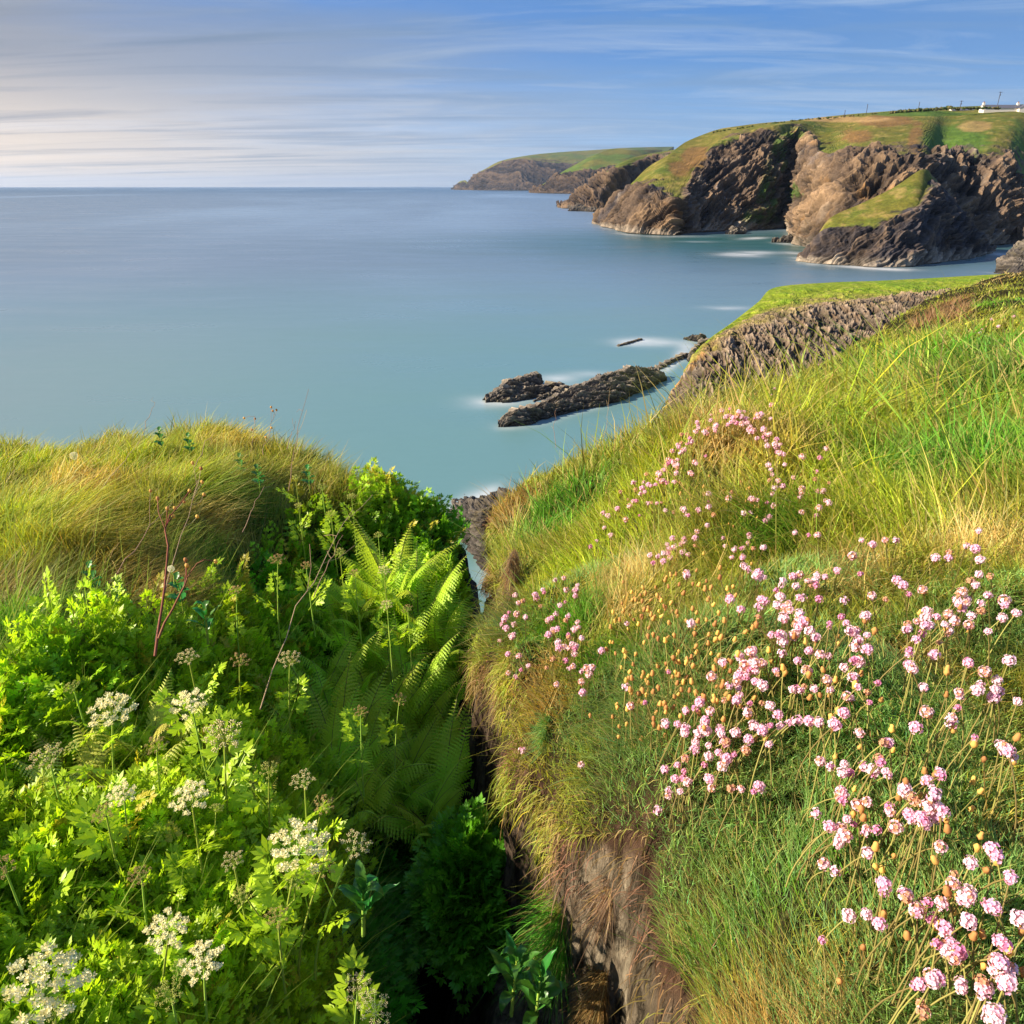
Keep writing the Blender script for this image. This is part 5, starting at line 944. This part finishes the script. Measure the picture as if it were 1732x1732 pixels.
# ---- umbel plants
def umbel_mesh(seed, rad=.045, nray=17, kind=0):
    rg = np.random.default_rng(seed); A = Acc(); Bm = Acc(); cols = {0: ((.95, .83, .42), (.95, .90, .60)), 1: ((.82, .70, .38), (.9, .82, .55)), 2: ((.62, .40, .18), (.75, .55, .28)), 3: ((.62, .62, .14), (.75, .72, .28))}[kind]
    for i in range(nray):
        f = math.sqrt((i + .5) / nray); a = i * 2.4 + rg.normal(0, .15); x_, y_ = math.cos(a) * f * rad, math.sin(a) * f * rad; top = np.array((x_, y_, rad * (.95 - .38 * f * f) + rg.normal(0, .002)))
        V, Fq = tube([np.zeros(3), top * .5 + np.array((x_, y_, 0)) * .12, top], .00075, 3); A.add(V, Fq, None, np.zeros((len(V), 3)))
        n = 11; ur = rad * .17; cc = np.array(cols[0])
        for j in range(n):
            fj = math.sqrt((j + .5) / n); aj = j * 2.4 + rg.random(); q = top + np.array((math.cos(aj) * fj * ur, math.sin(aj) * fj * ur, ur * .55 * (1 - fj * fj) + .001)); cj = lerp(cc, np.array(cols[1]), rg.random()) * rg.uniform(.85, 1.05)
            if kind in (1, 2, 3):
                V, Fq = ball(q, (.0016, .0016, .0020), nl=4, nr_=4); Bm.add(V, Fq, None, np.tile(cj, (len(V), 1)))
                V, Fq = tube([top - np.array((0, 0, .0025)), q], .0003, 3); A.add(V, Fq, None, np.zeros((len(V), 3)))
            if kind == 0:
                for k in range(5):
                    an = k * 1.2566 + aj; dv = np.array((math.cos(an), math.sin(an), rg.normal(.1, .15))); dv[2] = rg.normal(.5, .5); sv = np.array((-math.sin(an), math.cos(an), rg.normal(0, .3))); V = dia(q, dv, sv, .0030 * (1 + .5 * (fj > .8)), .0013); Bm.add(V, np.array([[0, 1, 2, 3]]), None, np.tile(cj, (4, 1)))
    return A.build('rays', M_stem, link=False), Bm.build('florets', M_white_fl, link=False, smooth=False)
UM = {k: [umbel_mesh(10 * k + s, .045, 19, k) for s in range(2)] for k in range(4)}
def herb_leaf_mesh(seed):
    V, Fq = PROT[seed % 4]; return mesh_np('leaf', V, Fq, mat=M_herb, col=np.tile(HB * (1 + .1 * (seed % 3)), (len(V), 1)), smooth=False, link=False)
HL = [herb_leaf_mesh(i) for i in range(4)]
def umbel_plant(u, v, d, size, kind, lean, h, lab, grp, extra=0):
    p = pd(u, v, d); base = np.array((p[0] - lean[0] * h, p[1] - lean[1] * h, p[2] - h)); t = empty('umbel_plant', base); tag(t, lab, 'flowering plant', grp)
    tt = np.linspace(0, 1, 8); top = p - base; C0 = np.stack([top[0] * tt ** 1.5, top[1] * tt ** 1.5, (top[2]) * tt], -1); V, Fq = tube(C0, np.linspace(.0034, .0016, 8) * (.7 + size * .35), 6); s = mesh_np('stem', V, Fq, mat=M_stem); s.parent = t
    dirv = C0[-1] - C0[-2]; M_ = Matrix.Translation(C0[-1] - np.array((0, 0, .001))) @ aim((dirv[0] + rf.gauss(0, .004), dirv[1] - .012, dirv[2])) @ Matrix.Rotation(rf.random() * 6, 4, 'Z') @ Matrix.Scale(size * 1.0, 4)
    rm, fm = UM[kind][rf.randrange(2)]; r_ = inst('umbel', rm, t, M_); inst('florets', fm, r_)
    for k in range(2 + (size > .8)):
        f = .45 + .2 * k; c = np.array([np.interp(f, tt, C0[:, j]) for j in range(3)]); az = rf.random() * 6.28
        inst('leaf', HL[rf.randrange(4)], t, Matrix.Translation(c) @ Matrix.Rotation(az, 4, 'Z') @ Matrix.Rotation(.6 + rf.random() * .3, 4, 'X') @ Matrix.Scale(.07 + .05 * rf.random(), 4))
    for k in range(extra):
        f = .55 + .12 * k; c = np.array([np.interp(f, tt, C0[:, j]) for j in range(3)]); az = rf.uniform(0, 6.28); e = c + np.array((math.cos(az) * .05, math.sin(az) * .05, h * .28)); V, Fq = tube([c, (c + e) / 2 + np.array((math.cos(az), math.sin(az), 0)) * .012, e], .0012, 4); s2 = mesh_np('side_branch', V, Fq, mat=M_stem); s2.parent = t
        rm, fm = UM[3 if kind == 0 else kind][rf.randrange(2)]; m2 = Matrix.Translation(e) @ aim((math.cos(az) * .4, math.sin(az) * .4, 1)) @ Matrix.Scale(size * .42, 4); r2 = inst('small_umbel', rm, s2, m2)
        q = Acc(); 
        f2 = inst('small_florets', fm, s2, m2)
UP = [(75,1690,.95,1.0,0,(.25,.05),.32,'white umbel in the bottom left corner, largest of the near ones',1),(345,1640,1.08,.62,0,(.1,0),.30,'white umbel leaning right near the bottom of the left bank',0),(285,1590,1.12,.66,0,(.2,0),.28,'creamy umbel just above the bottom white umbel',1),(505,1450,1.22,.98,0,(.2,0),.34,'big open white umbel at the edge of the dark gully',2),
 (598,1440,1.24,.55,1,(.3,.0),.30,'cream budding umbel standing alone against the dark gully',0),(545,1475,1.25,.45,2,(.25,0),.26,'dull greenish umbel tucked right of the big white one',0),(515,1330,1.45,.50,1,(.05,0),.26,'small round cream umbel on a thin stem against shade',0),(545,1370,1.42,.45,2,(.2,0),.26,'flat tan umbel just right of the small round cream one',0),
 (325,1365,1.32,.70,0,(.05,0),.34,'cream umbel in the centre of the sunlit herbs',1),(210,1355,1.35,.52,0,(.1,0),.30,'small cream umbel left of the central one in the sunlit herbs',0),(380,1260,1.50,.86,1,(.1,0),.36,'broad cream brown umbel right of the hooked golden fern',0),(325,1205,1.62,.82,0,(0,0),.36,'broad white topped umbel below the grassy mound',1),
 (190,1220,1.55,.95,0,(.15,0),.36,'wide pale umbel in front of the tall curling fern',1),(85,1295,1.42,.68,1,(.05,0),.34,'cream umbel among the yellow ferns at the left edge',0),(320,1122,1.95,.62,1,(0,0),.30,'pinkish cream umbel beside the dark red stalk',0),(490,1125,2.0,.66,1,(.1,0),.30,'cream umbel left of the fern group in mid bank',0),(405,1125,2.0,.55,2,(.1,0),.28,'brownish umbel between two cream umbels in mid bank',0),
 (470,955,2.55,.62,2,(.1,0),.32,'reddish seed umbel on the slope below the mound',0),(400,1005,2.35,.45,2,(.1,0),.28,'small reddish umbel left of the reddish seed umbel',0),(518,962,2.65,.42,2,(0,0),.26,'small tan umbel right of the reddish seed umbel',0),(650,972,2.75,.55,1,(0,0),.26,'cream umbel among the skyline ferns',0),(600,975,2.7,.42,2,(0,0),.26,'tan umbel left of the cream umbel among the ferns',0),
 (575,940,2.85,.5,3,(0,0),.26,'yellow green umbel above the tan one near the ferns',0),(545,830,3.35,.55,3,(0,0),.28,'yellow green umbel highest at the right foot of the mound',0),(500,812,3.35,.4,3,(0,0),.28,'small yellow umbel on the right flank of the mound',0),(595,845,3.3,.45,3,(0,0),.26,'yellow green umbel against the sea beside the mound',0),(560,875,3.2,.5,3,(0,0),.26,'flat yellow umbel below the highest one',0),(505,860,3.2,.4,3,(0,0),.26,'yellow umbel on the flank half hidden by leaves',0),
 (640,910,3.1,.42,3,(0,0),.24,'pale green umbel between the first skyline ferns',0),(655,1030,2.55,.5,1,(0,0),.26,'cream umbel in front of the mid bank ferns',0),(690,1035,2.5,.4,2,(0,0),.24,'tan umbel right beside the cream one at the ferns',0),(675,1190,2.1,.45,2,(.1,0),.26,'tan umbel on the dark gully side',0),(610,1210,2.0,.42,2,(.05,0),.26,'small tan umbel over dark leaves left of the gully',0),
 (470,1560,1.2,.4,2,(.05,0),.24,'small tan flower head low in the bright leaves by the gully',0),(395,1465,1.25,.4,1,(0,0),.26,'small cream umbel on a straight stem left of the big open one',0),(605,1680,1.15,.5,1,(.1,0),.28,'narrow cream umbel at the bottom edge near the gully',0),(635,1720,1.12,.55,1,(.1,0),.28,'cream umbel cut by the bottom edge near the gully',0),(290,1690,1.05,.45,3,(.05,0),.26,'yellow brown umbel at the bottom between white ones',0),
 (180,1385,1.3,.42,2,(.05,0),.26,'tan umbel bud left of the small cream umbel',0),(265,1270,1.45,.45,2,(.1,0),.28,'golden brown umbel between the two wide pale ones',0),(10,1480,1.2,.5,2,(0,0),.26,'pinkish umbel cut by the left edge',0),(455,1310,1.5,.42,3,(.1,0),.26,'yellow leafy umbel right of the broad cream brown one',0),(240,1490,1.2,.4,2,(.1,0),.24,'small reddish bud cluster in the middle of the bright herbs',0),(125,1170,1.7,.4,3,(0,0),.24,'greenish umbel above the yellow ferns',0)]
for (u, v, d, sz, kd, ln, h, lab, ex) in UP: umbel_plant(u, v - 6 / d, d * .97, sz, kd, ln, h + .03, lab, 'umbel flowers on the left bank', ex)
# ---- stalks
def stalk(name, pts, label, rad=.0016, mat=None, twigs=0, bobs=0, group='dry stalks on the mound', cat='stalk'):
    P = [pd(*q) for q in pts]; base = P[0]; t = empty(name, base); tag(t, label, cat, group); C0 = np.array(P) - base; f = np.linspace(0, 1, 9); s_ = np.linspace(0, 1, len(C0)); C = np.stack([np.interp(f, s_, C0[:, k]) for k in range(3)], -1); C[1:-1] += rng.normal(0, .004, (7, 3))
    V, Fq = tube(C, np.linspace(rad, rad * .4, 9), 5); s = mesh_np('stem', V, Fq, mat=mat or M_dry); s.parent = t
    for k in range(twigs):
        f_ = rf.uniform(.45, .98); c = np.array([np.interp(f_, f, C[:, j]) for j in range(3)]); e = c + (C[-1] - C[0]) * rf.uniform(.08, .2) + rng.normal(0, .03, 3); V, Fq = tube([c, (c + e) / 2 + rng.normal(0, .005, 3), e], rad * .4, 4); w2 = mesh_np('twig', V, Fq, mat=mat or M_dry); w2.parent = t
        if bobs: V, Fq = ball(e, (.006, .006, .007)); b2 = mesh_np('seed_pod', V, Fq, mat=M_tan); b2.parent = t
STK = [([(488,830,3.2),(500,745,3.25),(522,658,3.3)],'tallest pale stalk rising over the sea at the mound edge',2,0,M_dry),([(445,770,3.7),(455,735,3.75),(463,700,3.8)],'pinkish twiggy stalk on the mound skyline',5,1,M_dry),([(424,765,3.75),(428,735,3.8),(431,703,3.85)],'short twiggy stalk left of the pinkish one on the skyline',3,1,M_dry),
 ([(185,985,2.4),(240,910,2.5),(292,850,2.6)],'long dry stalk slanting across the middle of the mound',3,1,M_dry),([(262,1085,2.0),(295,940,2.2),(335,812,2.4)],'thin stalk with pods above the red stalk',5,1,M_dry),([(330,790,3.2),(350,745,3.3),(366,730,3.3)],'short leaning stalk near the mound top',1,0,M_dry),([(440,1200,1.9),(495,1040,2.1),(555,930,2.3),(597,862,2.5)],'long pale forked stalk among the herbs below the mound',4,0,M_dry),
 ([(410,900,2.9),(430,855,3.0),(447,822,3.1)],'stalk crossing the shaded flank of the mound',1,0,M_dry),([(530,1010,2.5),(558,950,2.6),(580,905,2.7)],'bare stalk near the reddish seed umbel',2,0,M_dry),([(240,740,3.8),(253,705,3.85),(262,680,3.9)],'faint thin stalk on the skyline above the leafy weed',1,0,M_dry),([(120,890,2.9),(210,780,3.1),(240,740,3.2)],'stalk leaning right below the dandelion clock',1,0,M_dry),
 ([(485,760,3.6),(492,735,3.6),(500,712,3.6)],'small faint stalk beside the tallest pale one',1,0,M_dry)]
for pts, lab, tw, bb, mt in STK: stalk('dry_stalk', pts, lab, .0018, mt, tw, bb)
stalk('dock_stalk', [(262,1110,1.9),(278,1000,2.0),(284,910,2.1),(287,870,2.15)], 'dark red branching stalk in front of the mound', .0042, M_red, 4, 1, None)
stalk('dock_stalk', [(268,1080,1.9),(300,1010,1.95),(320,970,2.0),(345,948,2.0)], 'red side stalk leaning right with green bracts', .0034, M_red, 3, 1, None)
STR_ = [([(940,757,4.1),(938,725,4.1),(941,690,4.1)],'fine upright seed stalk against the sea left of the long reef'),([(1022,738,4.2),(1026,710,4.2),(1029,683,4.2)],'fine leaning seed stalk rising over the water beside the reef'),([(1180,700,4.4),(1172,670,4.4),(1160,648,4.4)],'reddish bare stalk curving in front of the rocky promontory'),([(1252,690,3.6),(1250,660,3.6),(1247,640,3.6)],'dark twig standing above the crest flowers'),([(1283,690,3.5),(1286,655,3.6),(1290,632,3.6)],'pale twig right of the dark twig above the crest'),([(1650,525,5),(1649,510,5),(1648,495,5)],'thin stalk in the far right grass'),([(1538,1225,1.0),(1580,1195,1.1),(1640,1220,1.05)],'dry stem lying across the cushion hollow')]
for pts, lab in STR_: stalk('grass_stalk', pts, lab, .0013, M_dry, 2, 0, 'thin stalks on the right bank')
# ---- dandelion clock and thistledown
def clock(u, v, d, r, lab, h=.08):
    p = pd(u, v, d); t = empty('dandelion_clock', p - np.array((0, 0, h))); tag(t, lab, 'seed clock'); V, Fq = tube([(0, 0, 0), (.004, 0, h * .5), (0, 0, h)], .0013, 4); s = mesh_np('stem', V, Fq, mat=M_stem); s.parent = t; A = Acc()
    for i in range(90):
        z_ = 1 - 2 * (i + .5) / 90; a = i * 2.4; s_ = math.sqrt(1 - z_ * z_); dv = np.array((s_ * math.cos(a), s_ * math.sin(a), z_)); q = dv * r; t1 = np.cross(dv, (.2, .3, .9)); t1 /= np.linalg.norm(t1); t2 = np.cross(dv, t1)
        for k in range(3): an = k * 2.09; e = t1 * math.cos(an) + t2 * math.sin(an); sv = np.cross(e, dv); A.add(dia(q * .8, e * .6 + dv * .5, sv, r * .42, r * .07), np.array([[0, 1, 2, 3]]), None, np.zeros((4, 3)))
    b_ = A.build('seed_ball', M_seed, smooth=False); b_.parent = t; b_.location = (0, 0, h); return t
clock(125, 771, 3.5, .019, 'white dandelion clock on the upper left of the mound')
clock(289, 962, 2.1, .010, 'tuft of white thistledown caught on the dark red stalk', .05)
# ---- broad leaved plants
def broad_leaf(L, W, droop, seed=0):
    n, m_ = 9, 5; V = []
    for i in range(n):
        t = i / (n - 1); w_ = W * math.sin(min(1, t * 1.05 + .06) * math.pi) ** .8 * (1 - .35 * t); yy = L * t * math.cos(droop * t); zz_ = L * t * .45 - droop * L * t * t * .6
        for j in range(m_): s = (j / (m_ - 1) - .5) * 2; V.append((s * w_, yy, zz_ + abs(s) * w_ * .35 + .002 * math.sin(t * 20 + seed)))
    return V, gridfaces(n, m_)
BL = [mesh_np('leaf', *broad_leaf(.13, .016, d_, i), mat=M_broad, link=False) for i, d_ in enumerate((.5, .9, 1.3))]
def broad_plant(u, v, d, n, h, sc, lab):
    p = pd(u, v, d); t = empty('broad_leaved_plant', p - np.array((0, 0, h))); tag(t, lab, 'plant', 'broad leaved plants at the gully'); V, Fq = tube([(0, 0, 0), (.005, 0, h * .5), (.01, 0, h)], np.array((.004, .0035, .002)), 5); s = mesh_np('stem', V, Fq, mat=M_stem); s.parent = t
    for k in range(n):
        f = .35 + .65 * k / (n - 1); inst('leaf', BL[rf.randrange(3)], t, Matrix.Translation((.01 * f, 0, h * f)) @ Matrix.Rotation(k * 2.4 + rf.random() * .4, 4, 'Z') @ Matrix.Rotation(.25 + .7 * f, 4, 'X') @ Matrix.Scale(sc * (1.15 - .45 * f) * rf.uniform(.85, 1.1), 4))
broad_plant(865, 1625, 1.35, 12, .16, .95, 'left one of the lance leaved plants at the bottom of the gully'); broad_plant(905, 1650, 1.32, 12, .18, 1.0, 'right one of the lance leaved plants at the foot of the soil wall'); broad_plant(605, 1505, 1.30, 10, .12, .95, 'lance leaved plant beside the cream umbel over the gully'); broad_plant(340, 1030, 2.1, 7, .12, .8, 'lance leaved plant beside the red stalk')
# ---- leafy weeds on the mound
WL2 = [mesh_np('leaf', *broad_leaf(.05, .016, .6, i), mat=M_broad, link=False) for i in range(2)]
for (u, v, d, lab) in [(270,735,3.7,'leafy nettle on the mound skyline'),(318,745,3.7,'smaller nettle right of the one on the skyline'),(152,970,2.3,'broad leaved weed in the left grass'),(205,1010,2.2,'weed by the dry patch at the foot of the mound'),(435,800,3.3,'dark leafy weed on the shaded right flank'),(405,780,3.5,'leafy weed above the dark one on the flank'),(300,990,2.25,'weed behind the red stalk'),(520,800,3.4,'weed at the right end of the mound against the sea')]:
    p = pd(u, v, d); t = empty('leafy_weed', p - np.array((0, 0, .07))); tag(t, lab, 'weed', 'weeds on the mound'); V, Fq = tube([(0, 0, -.03), (.004, 0, .04), (0, 0, .09)], .0015, 4); s = mesh_np('stem', V, Fq, mat=M_stem); s.parent = t
    for k in range(9): inst('leaf', WL2[k % 2], t, Matrix.Translation((0, 0, .01 + .01 * k)) @ Matrix.Rotation(k * 1.57 + rf.gauss(0, .2), 4, 'Z') @ Matrix.Rotation(.1 + .05 * k, 4, 'X') @ Matrix.Scale(1.1 - .05 * k, 4))
